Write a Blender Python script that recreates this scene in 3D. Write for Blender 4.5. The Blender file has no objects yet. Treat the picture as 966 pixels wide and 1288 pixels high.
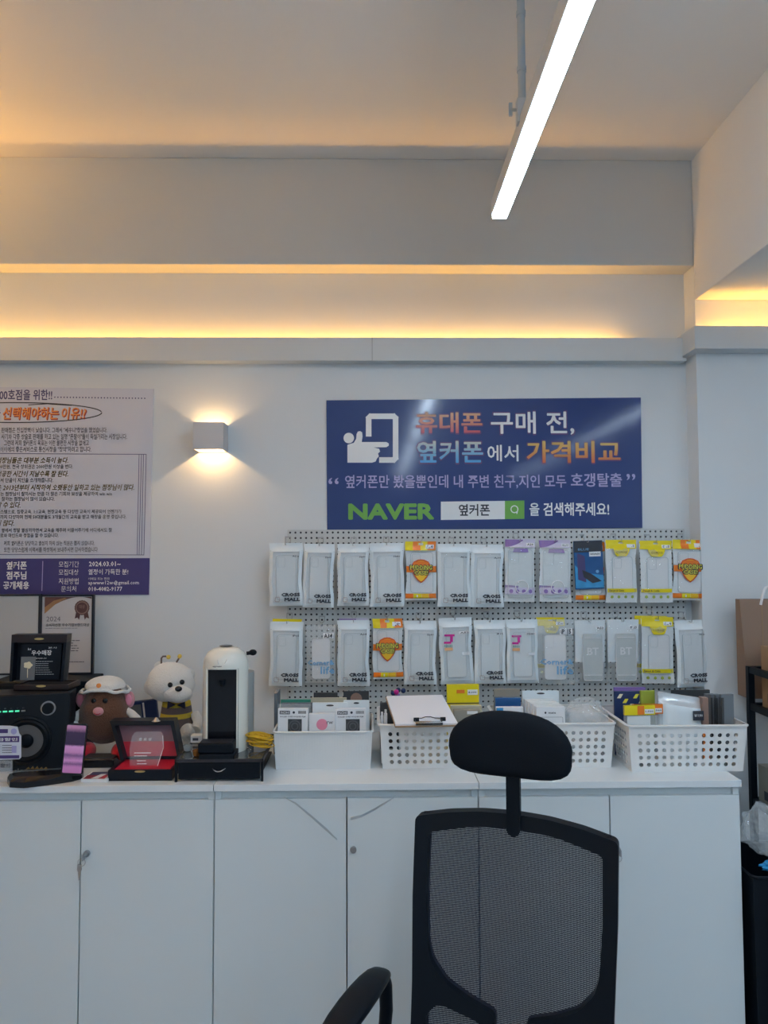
import bpy, bmesh, math, random
from math import sin, cos, pi, radians, hypot, atan2
from mathutils import Vector, Matrix, noise
random.seed(7)
C = bpy.context.scene.collection

# ------------------------------------------------------------------ camera, world, exposure
F = 930.0                                    # focal length in pixels of the 966x1288 frame
PSI, THETA, ROLL = .0161, .0495, .0035
CAM = Vector((0, 0, 1.5))
fw = Vector((sin(PSI)*cos(THETA), cos(PSI)*cos(THETA), sin(THETA)))
r0 = Vector((cos(PSI), -sin(PSI), 0)); u0 = r0.cross(fw)
up = cos(ROLL)*u0 + sin(ROLL)*r0
rt = cos(ROLL)*r0 - sin(ROLL)*u0
cd = bpy.data.cameras.new('camera'); cam = bpy.data.objects.new('camera', cd); C.objects.link(cam)
cd.sensor_fit = 'VERTICAL'; cd.sensor_height = 36; cd.sensor_width = 27; cd.lens = F*36/1288
cd.clip_start = .05
cam.matrix_world = Matrix(((rt.x, up.x, -fw.x, CAM.x), (rt.y, up.y, -fw.y, CAM.y), (rt.z, up.z, -fw.z, CAM.z), (0, 0, 0, 1)))
bpy.context.scene.camera = cam
sc = bpy.context.scene
sc.view_settings.view_transform = 'Standard'; sc.view_settings.look = 'None'
sc.view_settings.gamma = 1; sc.view_settings.exposure = 0.0
w = bpy.data.worlds.new('world'); sc.world = w; w.use_nodes = True
w.node_tree.nodes['Background'].inputs[0].default_value = (.5, .6, .7, 1)
w.node_tree.nodes['Background'].inputs[1].default_value = .2
sc.cycles.max_bounces = 10; sc.cycles.transparent_max_bounces = 16
sc.cycles.sample_clamp_indirect = 6
TUBE_POWER, COVE_POWER, SIDE_COVE_POWER, SCONCE_W = 42.0, 24.0, 66.0, 1.5
TUBE_COL = (.73, .91, 1.10); COVE_COL = (1.0, .47, .085)

def ray(x, y): return fw + (x-483)/F*rt - (y-644)/F*up
def PY(x, y, Y): d = ray(x, y); return CAM + d*(Y/d.y)       # pixel -> point on the plane at depth Y
def PZ(x, y, Z): d = ray(x, y); return CAM + d*((Z-1.5)/d.z)  # pixel -> point on the plane at height Z

# ------------------------------------------------------------------ materials
M = {}
def mat(name, col, rough=.5, metal=0, var=.04, bump=0, bscale=60, alpha=1, trans=0, coat=0, emit=None, estr=0, sheen=0, spec=.5, vscale=6, ior=1.45):
    if name in M: return M[name]
    m = bpy.data.materials.new(name); m.use_nodes = True; nt = m.node_tree; n = nt.nodes
    b = n['Principled BSDF']; b.inputs['Roughness'].default_value = rough; b.inputs['Metallic'].default_value = metal
    b.inputs['Alpha'].default_value = alpha; b.inputs['Transmission Weight'].default_value = trans
    b.inputs['Coat Weight'].default_value = coat; b.inputs['Sheen Weight'].default_value = sheen
    b.inputs['Specular IOR Level'].default_value = spec; b.inputs['IOR'].default_value = ior
    tc = n.new('ShaderNodeTexCoord')
    nz = n.new('ShaderNodeTexNoise'); nz.inputs['Scale'].default_value = vscale; nz.inputs['Detail'].default_value = 2
    nt.links.new(tc.outputs['Object'], nz.inputs['Vector'])
    mx = n.new('ShaderNodeMix'); mx.data_type = 'RGBA'
    mx.inputs[6].default_value = tuple(c*(1-var) for c in col)+(1,); mx.inputs[7].default_value = tuple(min(1, c*(1+var)) for c in col)+(1,)
    nt.links.new(nz.outputs['Fac'], mx.inputs[0]); nt.links.new(mx.outputs[2], b.inputs['Base Color'])
    if bump:
        nb = n.new('ShaderNodeTexNoise'); nb.inputs['Scale'].default_value = bscale; nb.inputs['Detail'].default_value = 3
        nt.links.new(tc.outputs['Object'], nb.inputs['Vector'])
        bp = n.new('ShaderNodeBump'); bp.inputs['Strength'].default_value = bump; bp.inputs['Distance'].default_value = .01
        nt.links.new(nb.outputs['Fac'], bp.inputs['Height']); nt.links.new(bp.outputs[0], b.inputs['Normal'])
    if emit:
        b.inputs['Emission Color'].default_value = emit+(1,); b.inputs['Emission Strength'].default_value = estr
    M[name] = m; return m
def grad(name, stops, axis='Z', rough=.3):
    m = bpy.data.materials.new(name); m.use_nodes = True; nt = m.node_tree; n = nt.nodes
    b = n['Principled BSDF']; b.inputs['Roughness'].default_value = rough
    tc = n.new('ShaderNodeTexCoord'); sp = n.new('ShaderNodeSeparateXYZ'); cr = n.new('ShaderNodeValToRGB')
    nt.links.new(tc.outputs['Generated'], sp.inputs[0]); nt.links.new(sp.outputs[axis], cr.inputs[0]); nt.links.new(cr.outputs[0], b.inputs['Base Color'])
    e = cr.color_ramp.elements
    e[0].position = stops[0][0]; e[0].color = stops[0][1]+(1,); e[1].position = stops[-1][0]; e[1].color = stops[-1][1]+(1,)
    for p, c in stops[1:-1]: k = e.new(p); k.color = c+(1,)
    M[name] = m; return m

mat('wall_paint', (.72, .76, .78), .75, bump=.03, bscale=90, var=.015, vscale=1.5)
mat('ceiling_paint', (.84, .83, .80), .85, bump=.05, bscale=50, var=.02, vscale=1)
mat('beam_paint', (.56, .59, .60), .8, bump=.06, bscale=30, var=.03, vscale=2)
mat('trim_paint', (.64, .68, .70), .6, var=.01)
mat('floor_vinyl', (.34, .35, .36), .4, var=.1)
mat('cabinet_white', (.70, .76, .775), .35, var=.012, vscale=1.2, bump=.004, bscale=300)
mat('cabinet_top', (.74, .79, .81), .18, var=.012, vscale=1.5)
mat('cabinet_dark', (.45, .48, .50), .5)
mat('pegboard', (.60, .63, .63), .5, var=.02)
mat('sign_blue', (.014, .042, .19), .35, var=.04, coat=.8, spec=.3, bump=.03, bscale=14)
M['sign_blue'].node_tree.nodes['Principled BSDF'].inputs['Coat Roughness'].default_value = .10
mat('sign_edge', (.75, .75, .75), .5)
mat('white_print', (.85, .86, .87), .3, var=.01)
mat('lilac_print', (.40, .38, .66), .35, var=.02)
mat('green_print', (.16, .42, .08), .35)
mat('dark_print', (.03, .035, .05), .4)
mat('navy_print', (.06, .055, .17), .4)
mat('olive_print', (.14, .11, .045), .5)
mat('grey_print', (.09, .09, .12), .5)
mat('outline_purple', (.10, .04, .16), .35)
mat('poster_paper', (.62, .65, .74), .55, var=.01)
mat('poster_band', (.05, .045, .19), .5, var=.03)
mat('orange_print', (.85, .30, .07), .4)
mat('red_dark_print', (.33, .04, .05), .4)
mat('black_plastic', (.003, .006, .011), .45, bump=.02, bscale=400, spec=.22)
mat('black_gloss', (.008, .009, .013), .12)
mat('black_fabric', (.002, .005, .010), .75, bump=.1, bscale=500, spec=.25)
mat('speaker_body', (.005, .009, .015), .5, bump=.05, bscale=500, spec=.3)
mat('speaker_cone', (.10, .105, .115), .5)
mat('grey_metal', (.45, .46, .47), .3, metal=1)
mat('chrome', (.7, .7, .72), .15, metal=1)
mat('gold', (.75, .55, .22), .3, metal=1)
mat('dark_metal', (.05, .05, .06), .35, metal=.6)
mat('walnut_case', (.022, .013, .014), .35, bump=.03, bscale=80)
mat('navy_case', (.004, .007, .014), .4, spec=.3)
mat('case_lining', (.006, .010, .018), .8)
mat('red_satin', (.45, .01, .035), .45, bump=.05, bscale=80)
mat('rose_satin', (.22, .11, .14), .3)
mat('acrylic', (.9, .92, .95), .05, alpha=.12, spec=.8)
mat('white_plush', (.78, .78, .75), .95, sheen=.6, bump=.5, bscale=250)
mat('brown_plush', (.13, .055, .03), .95, sheen=.4, bump=.5, bscale=250)
mat('pink_plush', (.65, .30, .33), .95, sheen=.4, bump=.3, bscale=250)
mat('red_plush', (.50, .015, .035), .95, sheen=.3, bump=.3, bscale=250)
mat('grey_brown_knit', (.13, .10, .10), .9, bump=.4, bscale=200)
mat('yellow_knit', (.60, .45, .05), .9, bump=.4, bscale=200)
mat('navy_cloth', (.02, .022, .05), .85, bump=.2, bscale=200)
mat('yellow_plush', (.72, .55, .12), .9)
mat('machine_white', (.80, .81, .74), .16, coat=.5, var=.01)
mat('tank_plastic', (.35, .40, .42), .15, alpha=.6)
mat('smoked_glass', (.06, .07, .08), .08, coat=.5)
mat('yellow_cable', (.70, .42, .02), .45)
mat('amber_glass', (.30, .12, .03), .1, alpha=.85)
mat('basket_white', (.80, .80, .78), .38, var=.01)
mat('bin_white', (.72, .74, .74), .45, var=.01)
mat('bag_white', (.80, .87, .90), .3, var=.02, bump=.15, bscale=25)
mat('bag_film', (.86, .90, .92), .13, alpha=.20, bump=1, bscale=26, spec=1)
mat('clear_film', (.82, .86, .86), .08, alpha=.22, bump=1, bscale=32, spec=1)
mat('back_card', (.86, .90, .91), .45)
mat('case_pale', (.55, .60, .60), .35)
mat('clear_case', (.74, .80, .82), .25)
mat('case_rim', (.50, .57, .60), .3)
mat('ring_grey', (.32, .33, .34), .35)
mat('pack_yellow', (.86, .70, .01), .35, bump=.15, bscale=30)
mat('pack_orange', (.86, .22, .02), .35, bump=.1, bscale=30)
mat('pack_red', (.70, .10, .02), .4)
mat('pack_yolk', (.90, .55, .03), .4)
mat('pack_purple', (.27, .17, .45), .35, bump=.1, bscale=30)
mat('pack_lilac', (.62, .58, .72), .35, bump=.1, bscale=30)
mat('sky_print', (.22, .50, .80), .4, alpha=.8)
mat('magenta_print', (.62, .02, .30), .4)
mat('leaf_print', (.36, .45, .06), .4)
mat('teal_print', (.05, .30, .22), .4)
mat('peach_print', (.80, .45, .22), .4)
mat('pale_orange', (.62, .36, .30), .4)
mat('mustard_text', (.80, .74, .08), .4)
mat('film_blue', (.02, .10, .28), .2, var=.3, vscale=15)
mat('film_cyan', (.05, .30, .60), .2, var=.3, vscale=25)
mat('paper', (.80, .80, .83), .6, var=.01)
mat('paper_white', (.82, .83, .84), .45, var=.01)
mat('label_white', (.85, .85, .86), .4)
mat('cardboard', (.36, .23, .13), .8, var=.06, bump=.03, bscale=120)
mat('kraft', (.30, .20, .145), .8, var=.05, bump=.03, bscale=120)
mat('carton_grey', (.33, .30, .25), .8, var=.06)
mat('grey_card', (.17, .19, .21), .5)
mat('dark_card', (.05, .055, .06), .5)
mat('beige_card', (.50, .47, .36), .4)
mat('navy_pattern', (.015, .035, .12), .4)
mat('silver_bag', (.70, .72, .73), .22, metal=.35, bump=.3, bscale=20)
mat('pink_print', (.85, .30, .42), .4)
mat('skyblue_bag', (.02, .30, .62), .3, bump=.4, bscale=30)
mat('crinkle', (.94, .96, .96), .06, alpha=.28, bump=1, bscale=45, spec=1, coat=.5)
mat('tape_film', (.62, .68, .70), .3, alpha=.9)
mat('tape_edge', (.74, .78, .80), .3)
mat('fixture_body', (.60, .66, .72), .4, metal=.2)
mat('conduit_grey', (.45, .53, .60), .5)
mat('sconce_body', (.55, .57, .61), .5)
mat('diffuser', (.9, .95, 1), .5, emit=TUBE_COL, estr=TUBE_POWER)
mat('cove_led', (1, .8, .5), .5, emit=COVE_COL, estr=COVE_POWER)
mat('side_cove_led', (1, .8, .5), .5, emit=COVE_COL, estr=SIDE_COVE_POWER)
mat('green_led', (.1, .8, .4), .4, emit=(.1, .9, .5), estr=.7)
mat('beige_print', (.85, .78, .55), .4)
mat('cert_paper', (.62, .60, .60), .25, var=.02)
mat('cert_gold', (.38, .21, .10), .4)
mat('cert_brown', (.12, .05, .045), .4)
mat('cert_tan', (.30, .19, .15), .4)
mat('frame_black', (.012, .013, .02), .3)
mat('blank_board', (.50, .51, .51), .35, var=.02)
mat('flyer_white', (.68, .70, .78), .3)
mat('flyer_purple', (.07, .04, .18), .35)
mat('leaflet_red', (.35, .02, .04), .35)
mat('magazine_blue', (.05, .06, .16), .35)
grad('peach_gradient', [(0, (.55, .09, .14)), (.5, (.62, .24, .16)), (1, (.68, .40, .22))])
grad('blue_gradient', [(0, (.06, .36, .75)), (.5, (.22, .46, .66)), (1, (.62, .62, .55))])
grad('orange_gradient', [(0, (.62, .14, .06)), (.5, (.68, .33, .09)), (1, (.72, .52, .16))])
def phone_screen():
    m = bpy.data.materials.new('phone_screen'); m.use_nodes = True; nt = m.node_tree; n = nt.nodes; b = n['Principled BSDF']
    b.inputs['Roughness'].default_value = .2
    tc = n.new('ShaderNodeTexCoord'); sp = n.new('ShaderNodeSeparateXYZ'); cr = n.new('ShaderNodeValToRGB')
    nz = n.new('ShaderNodeTexNoise'); nz.inputs['Scale'].default_value = 12; mp = n.new('ShaderNodeMapping'); mp.inputs['Scale'].default_value = (4, 1, 1)
    nt.links.new(tc.outputs['Generated'], sp.inputs[0]); nt.links.new(tc.outputs['Generated'], mp.inputs[0]); nt.links.new(mp.outputs[0], nz.inputs[0])
    ad = n.new('ShaderNodeMath'); ad.operation = 'MULTIPLY_ADD'; ad.inputs[1].default_value = .10
    nt.links.new(nz.outputs['Fac'], ad.inputs[0]); nt.links.new(sp.outputs['Z'], ad.inputs[2]); nt.links.new(ad.outputs[0], cr.inputs[0])
    cr.color_ramp.elements[0].color = (.33, .13, .30, 1)
    for p, c in [(.18, (.36, .14, .33, 1)), (.24, (.13, .06, .16, 1)), (.31, (.40, .18, .38, 1)), (.42, (.12, .06, .16, 1)), (.48, (.36, .16, .34, 1)), (.60, (.42, .2, .42, 1)), (.64, (.025, .014, .045, 1)), (.90, (.03, .015, .05, 1))]:
        k = cr.color_ramp.elements.new(p); k.color = c
    cr.color_ramp.elements[-1].color = (.30, .14, .26, 1)
    nt.links.new(cr.outputs[0], b.inputs['Base Color']); nt.links.new(cr.outputs[0], b.inputs['Emission Color']); b.inputs['Emission Strength'].default_value = .45
    M['phone_screen'] = m
phone_screen()
def chair_mesh_mat():
    m = bpy.data.materials.new('chair_mesh'); m.use_nodes = True; nt = m.node_tree; n = nt.nodes; b = n['Principled BSDF']
    b.inputs['Base Color'].default_value = (.014, .018, .034, 1); b.inputs['Roughness'].default_value = .8; b.inputs['Specular IOR Level'].default_value = .2
    tc = n.new('ShaderNodeTexCoord'); sp = n.new('ShaderNodeSeparateXYZ'); nt.links.new(tc.outputs['Object'], sp.inputs[0])
    def wave(ax, per, hi):
        a = n.new('ShaderNodeMath'); a.operation = 'MULTIPLY'; a.inputs[1].default_value = 2*pi/per
        s = n.new('ShaderNodeMath'); s.operation = 'SINE'; g = n.new('ShaderNodeMath'); g.operation = 'GREATER_THAN'; g.inputs[1].default_value = hi
        nt.links.new(sp.outputs[ax], a.inputs[0]); nt.links.new(a.outputs[0], s.inputs[0]); nt.links.new(s.outputs[0], g.inputs[0]); return g
    gx, gz = wave('X', .0023, .2), wave('Z', .0037, .1)
    mu = n.new('ShaderNodeMath'); mu.operation = 'MULTIPLY'; nt.links.new(gx.outputs[0], mu.inputs[0]); nt.links.new(gz.outputs[0], mu.inputs[1])
    iv = n.new('ShaderNodeMath'); iv.operation = 'SUBTRACT'; iv.inputs[0].default_value = 1; nt.links.new(mu.outputs[0], iv.inputs[1])
    nt.links.new(iv.outputs[0], b.inputs['Alpha']); M['chair_mesh'] = m
chair_mesh_mat()

# ------------------------------------------------------------------ mesh helpers
class MB:
    def __init__(s): s.v = []; s.f = []
    def add(s, vs, fs, T=None):
        k = len(s.v); s.v += [tuple(T @ Vector(p)) if T else tuple(p) for p in vs]; s.f += [tuple(k+i for i in f) for f in fs]; return s
    def box(s, x0, x1, y0, y1, z0, z1, T=None, bev=0):
        if bev:
            bm = bmesh.new(); bmesh.ops.create_cube(bm, size=1)
            for q in bm.verts: q.co = Vector(((x0+x1)/2+q.co.x*(x1-x0), (y0+y1)/2+q.co.y*(y1-y0), (z0+z1)/2+q.co.z*(z1-z0)))
            bmesh.ops.bevel(bm, geom=bm.edges[:], offset=bev, segments=3, profile=.5, affect='EDGES'); return s.bm(bm, T)
        return s.add([(x0, y0, z0), (x1, y0, z0), (x1, y1, z0), (x0, y1, z0), (x0, y0, z1), (x1, y0, z1), (x1, y1, z1), (x0, y1, z1)],
                     [(0, 3, 2, 1), (4, 5, 6, 7), (0, 1, 5, 4), (1, 2, 6, 5), (2, 3, 7, 6), (3, 0, 4, 7)], T)
    def bm(s, bm, T=None):
        bm.verts.index_update(); s.add([q.co.copy() for q in bm.verts], [[q.index for q in f.verts] for f in bm.faces], T); bm.free(); return s
    def cyl(s, p, q, r, r2=None, n=16, caps=True):
        p, q = Vector(p), Vector(q); d = (q-p).normalized(); a = d.orthogonal().normalized(); b = d.cross(a); r2 = r if r2 is None else r2
        vs = [p+(a*cos(2*pi*i/n)+b*sin(2*pi*i/n))*r for i in range(n)]+[q+(a*cos(2*pi*i/n)+b*sin(2*pi*i/n))*r2 for i in range(n)]
        fs = [(i, (i+1) % n, n+(i+1) % n, n+i) for i in range(n)]
        if caps: fs += [tuple(range(n))[::-1], tuple(range(n, 2*n))]
        return s.add(vs, fs)
    def tube(s, pts, r, n=8, closed=False):
        pts = [Vector(p) for p in pts]; N = len(pts); k = len(s.v); prev = None
        for i, p in enumerate(pts):
            a = pts[(i-1) % N] if closed or i else p; b = pts[(i+1) % N] if closed or i < N-1 else p
            d = (b-a).normalized() if (b-a).length else Vector((0, 0, 1))
            if prev is None: x = d.orthogonal().normalized()
            else:
                x = prev-d*prev.dot(d); x = x.normalized() if x.length > 1e-6 else d.orthogonal().normalized()
            prev = x; y = d.cross(x); rr = r[i] if isinstance(r, (list, tuple)) else r
            s.v += [tuple(p+(x*cos(2*pi*j/n)+y*sin(2*pi*j/n))*rr) for j in range(n)]
        for i in range(N if closed else N-1):
            for j in range(n):
                s.f.append((k+i*n+j, k+i*n+(j+1) % n, k+((i+1) % N)*n+(j+1) % n, k+((i+1) % N)*n+j))
        if not closed: s.f += [tuple(k+j for j in range(n))[::-1], tuple(k+(N-1)*n+j for j in range(n))]
        return s
    def lathe(s, prof, n=24, T=None, arc=2*pi):   # profile (r, z) around z
        full = abs(arc-2*pi) < 1e-6; m = n if full else n+1
        vs = [(r*cos(arc*j/n), r*sin(arc*j/n), z) for r, z in prof for j in range(m)]
        fs = [(i*m+j, i*m+(j+1) % m, (i+1)*m+(j+1) % m, (i+1)*m+j) for i in range(len(prof)-1) for j in range(n)]
        return s.add(vs, fs, T)
    def ball(s, c, r, n=16, fn=None):
        r = (r, r, r) if not isinstance(r, (tuple, list)) else r; m = n//2+1; vs = []
        for i in range(m+1):
            t = pi*i/m
            for j in range(n):
                q = Vector((sin(t)*cos(2*pi*j/n), sin(t)*sin(2*pi*j/n), cos(t)))
                if fn: q = fn(q)
                vs.append((c[0]+r[0]*q.x, c[1]+r[1]*q.y, c[2]+r[2]*q.z))
        return s.add(vs, [(i*n+j, (i+1)*n+j, (i+1)*n+(j+1) % n, i*n+(j+1) % n) for i in range(m) for j in range(n)])
    def prism(s, pts, y0, y1, T=None):            # outline in (x, z), front at y0, back at y1
        n = len(pts); return s.add([(x, y0, z) for x, z in pts]+[(x, y1, z) for x, z in pts],
                                   [tuple(range(n)), tuple(range(2*n-1, n-1, -1))]+[(i, n+i, n+(i+1) % n, (i+1) % n) for i in range(n)], T)
    def build(s, name, m, parent=None, smooth=False, label=None, sub=0, at=None):
        me = bpy.data.meshes.new(name); me.from_pydata(s.v, [], s.f); me.update()
        bm = bmesh.new(); bm.from_mesh(me); bmesh.ops.remove_doubles(bm, verts=bm.verts, dist=1e-6); bmesh.ops.recalc_face_normals(bm, faces=bm.faces); bm.to_mesh(me); bm.free()
        me.materials.append(M[m] if isinstance(m, str) else m)
        if smooth:
            for p in me.polygons: p.use_smooth = True
            try: me.set_sharp_from_angle(angle=radians(40))
            except Exception: pass
        o = bpy.data.objects.new(name, me); C.objects.link(o)
        if parent: o.parent = parent
        if at: o.location = at
        if label: o['label'] = label
        if sub:
            md = o.modifiers.new('s', 'SUBSURF'); md.levels = sub; md.render_levels = sub
        return o

def thing(name, label, cat, loc=(0, 0, 0), rz=0, group=None):
    o = bpy.data.objects.new(name, None); C.objects.link(o); o.location = loc; o.rotation_euler = (0, 0, rz); o.empty_display_size = .05
    o['label'] = label; o['category'] = cat
    if group: o['group'] = group
    return o
def tag(o, label, cat, group=None):
    o['label'] = label; o['category'] = cat
    if group: o['group'] = group
    return o
def struct(o): o['kind'] = 'structure'; return o
def rrect(x0, x1, z0, z1, r, n=5):
    out = []
    for cx, cz, a in ((x1-r, z1-r, 0), (x0+r, z1-r, pi/2), (x0+r, z0+r, pi), (x1-r, z0+r, 1.5*pi)):
        out += [(cx+r*cos(a+pi/2*i/n), cz+r*sin(a+pi/2*i/n)) for i in range(n+1)]
    return out

# text: outlines of the built-in font, fitted into a box, returned as (verts (u,v in 0..1), faces)
_tc = {}
def glyphs(txt, bold=0, shear=0, res=2):
    key = (txt, bold, shear, res)
    if key in _tc: return _tc[key]
    cu = bpy.data.curves.new('t', 'FONT'); cu.body = txt; cu.size = 1; cu.offset = bold; cu.shear = shear; cu.resolution_u = res; cu.fill_mode = 'FRONT'
    o = bpy.data.objects.new('t', cu); C.objects.link(o)
    me = bpy.data.meshes.new_from_object(o.evaluated_get(bpy.context.evaluated_depsgraph_get()))
    vs = [tuple(q.co) for q in me.vertices]; fs = [tuple(p.vertices) for p in me.polygons]
    bpy.data.objects.remove(o); bpy.data.curves.remove(cu); bpy.data.meshes.remove(me)
    if not vs: _tc[key] = ([(0, 0)], []); return _tc[key]
    x0, x1 = min(v[0] for v in vs), max(v[0] for v in vs); y0, y1 = min(v[1] for v in vs), max(v[1] for v in vs)
    _tc[key] = ([((v[0]-x0)/(x1-x0 or 1), (v[1]-y0)/(y1-y0 or 1)) for v in vs], fs); return _tc[key]
def text(mb, txt, x0, x1, z0, z1, y=0, bold=0, shear=0, res=2, fn=None):
    if bold > .021:
        n = 6 if bold < .055 else 10; asp = (max(1, len(txt))*.95); k = min(bold, .3)
        vs0, fs0 = glyphs(txt, 0, shear, res); bx, bz = k*(x1-x0)/asp*.62, k*(z1-z0)*.62
        X0, X1, Z0, Z1 = x0+bx, x1-bx, z0+bz, z1-bz
        for i in range(n):
            dx, dz = bx*cos(2*pi*i/n), bz*sin(2*pi*i/n)
            P = [(X0+dx+a*(X1-X0), Z0+dz+b*(Z1-Z0)) for a, b in vs0]
            mb.add([((lambda q: (q[0], q[1]-i*3e-5, q[2]))(fn(p)) if fn else (p[0], y-i*3e-5, p[1])) for p in P], fs0)
        return mb
    vs, fs = glyphs(txt, bold, shear, res)
    P = [(x0+a*(x1-x0), z0+b*(z1-z0)) for a, b in vs]
    mb.add([(fn(p) if fn else (p[0], y, p[1])) for p in P], fs); return mb
def dim_rows(mb, x0, x1, z0, z1, rows, y):        # short printed dashes too small to read
    for i in range(rows):
        z = z1-(i+.5)*(z1-z0)/rows; x = x0; h = (z1-z0)/rows*.3
        end = x0+(x1-x0)*random.uniform(.6, 1)
        while x < end:
            wd = random.uniform(.05, .12)*(x1-x0); xe = min(x+wd, end); mb.add([(x, y, z-h/2), (xe, y, z-h/2), (xe, y, z+h/2), (x, y, z+h/2)], [(0, 1, 2, 3)]); x += wd*1.18
    return mb

def perf(mb, nx, nz, fn, w, h, r, th, n=8, hole=lambda i, j: True):
    """sheet w x h of nx x nz cells with a round hole in each; fn(x, z, d) places a point (d = depth into the sheet)"""
    cw, ch = w/nx, h/nz
    for i in range(nx):
        for j in range(nz):
            cx, cz = (i+.5)*cw, (j+.5)*ch
            if not hole(i, j):
                mb.add([fn(i*cw, j*ch, 0), fn((i+1)*cw, j*ch, 0), fn((i+1)*cw, (j+1)*ch, 0), fn(i*cw, (j+1)*ch, 0)], [(0, 1, 2, 3)]); continue
            ou, inn, bk = [], [], []
            for k in range(8):
                a = pi/4*k; m_ = max(abs(cos(a)), abs(sin(a)))
                ou.append(fn(cx+cos(a)/m_*cw/2, cz+sin(a)/m_*ch/2, 0)); inn.append(fn(cx+r*cos(a), cz+r*sin(a), 0)); bk.append(fn(cx+r*cos(a), cz+r*sin(a), th))
            mb.add(ou+inn+bk, [(k, (k+1) % 8, 8+(k+1) % 8, 8+k) for k in range(8)]+[(8+k, 8+(k+1) % 8, 16+(k+1) % 8, 16+k) for k in range(8)])
    return mb

# ------------------------------------------------------------------ the room
YW, YB, YC = 2.88, 2.785, 2.785            # back wall, beam front, column front
XC, ZC, ZB, ZR = 1.245, 3.005, 2.587, 2.452
XL, XR, YR = -2.3, 3.2, -5.6
struct(MB().box(XL, XR, YR, 3.0, -.1, 0).build('floor', 'floor_vinyl'))
struct(MB().box(XL, XR, YR, 3.0, ZC, ZC+.1).build('ceiling', 'ceiling_paint'))
struct(MB().box(XL, XC+.02, YW, YW+.12, 0, ZC).build('wall_back', 'wall_paint'))
struct(MB().box(XC, XR, YC, YW+.12, 0, ZC).build('wall_column', 'wall_paint'))
struct(MB().box(XL-.1, XL, YR, 3, 0, ZC).build('wall_left', 'wall_paint'))
struct(MB().box(XR, XR+.1, YR, 3, 0, ZC).build('wall_right', 'wall_paint'))
struct(MB().box(XL, XR, YR-.1, YR, 0, ZC).build('wall_rear', 'wall_paint'))
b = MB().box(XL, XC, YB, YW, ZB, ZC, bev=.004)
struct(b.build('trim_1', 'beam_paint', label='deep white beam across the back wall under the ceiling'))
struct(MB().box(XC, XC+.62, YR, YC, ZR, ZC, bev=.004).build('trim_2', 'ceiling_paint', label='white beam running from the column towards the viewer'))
# cove ledges: bottom board, front lip, LED strip in the trough
ZL0, ZL1 = 2.226, 2.316
t = struct(MB().box(XL, XC-.02, 2.825, YW, ZL0, ZL0+.012).box(XL, XC-.035, 2.825, 2.837, ZL0+.012, ZL1).build('trim_3', 'trim_paint', label='main cove ledge of the back wall'))
MB().box(-2.25, .98, 2.848, 2.868, ZL0+.03, ZL0+.04).build('led_strip', 'cove_led', t)
MB().box(.0, .004, 2.8235, 2.826, ZL0, ZL1).build('joint', 'cabinet_dark', t)
YL2 = 2.715
t = struct(MB().box(XC-.035, XR, YL2, YL2+.012, ZL0+.018, ZL1+.014).box(XC-.035, XC-.023, YL2+.012, YW, ZL0+.018, ZL1+.014)
           .box(XC-.023, XR, YL2+.012, YC, ZL0+.018, ZL0+.03).box(XC-.023, XC, YC, YW, ZL0+.018, ZL0+.03).build('trim_4', 'trim_paint', label='cove ledge stepping forward round the column'))
MB().box(XC+.02, XR-.1, YL2+.03, YL2+.05, ZL0+.045, ZL0+.055).build('led_strip', 'cove_led', t)
t = struct(MB().box(XL, XL+.16, YR, 2.82, ZL0, ZL0+.012).box(XL+.148, XL+.16, YR, 2.82, ZL0, ZL1).build('trim_5', 'trim_paint', label='cove ledge of the left wall'))
MB().box(XL+.04, XL+.08, -1.0, 2.75, ZL0+.03, ZL0+.04).build('led_strip', 'side_cove_led', t)
struct(MB().box(XL, XC, 2.868, YW, 0, .08).build('baseboard_back', 'cabinet_dark'))

# ------------------------------------------------------------------ linear ceiling lamps
def linear_light(x0, y1, y0, z, label, stems, name='linear_ceiling_light'):
    t = thing(name, label, 'ceiling light', (x0, y1, z), group='linear ceiling lights')
    L = y1-y0; w2 = .021
    MB().box(-w2-.003, w2+.003, -L, 0, .006, .055, bev=.002).build('housing', 'fixture_body', t)
    MB().box(-w2, w2, -L+.004, -.002, -.004, .012, bev=.002).build('diffuser', 'diffuser', t)
    for s in stems:
        p = MB().cyl((-.016, s, .06), (-.016, s, ZC-z), .0095)
        for zz in (.17, .31, .47): p.cyl((-.016, s, zz), (-.016, s, zz+.012), .0115)
        st = p.build('conduit', 'conduit_grey', t, True)
        MB().box(-.030, -.002, s-.012, s+.012, .04, .10, bev=.002).build('bracket', 'fixture_body', st)
        MB().cyl((-.028, s, .075), (-.046, s, .075), .004).box(-.048, -.040, s-.003, s+.003, .060, .092).build('wing_bolt', 'conduit_grey', st)
    return t
e = PZ(628, 274, 2.485)
linear_light(e.x, e.y, e.y-3.0, 2.485, 'long bright linear ceiling lamp hung from grey conduit right of centre', [-.42, -2.6])
for k, y1 in enumerate((-1.2,)):
    linear_light(e.x, y1, y1-3.2, 2.485, 'linear ceiling lamp in line behind the viewer', [-.4, -2.8])
linear_light(1.93, 1.4, -4.6, 2.485, 'linear ceiling lamp right of the cross beam', [-.4, -5])
linear_light(-1.05, -1.0, -4.6, 2.485, 'linear ceiling lamp on the left behind the viewer', [-.4, -3])

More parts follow.
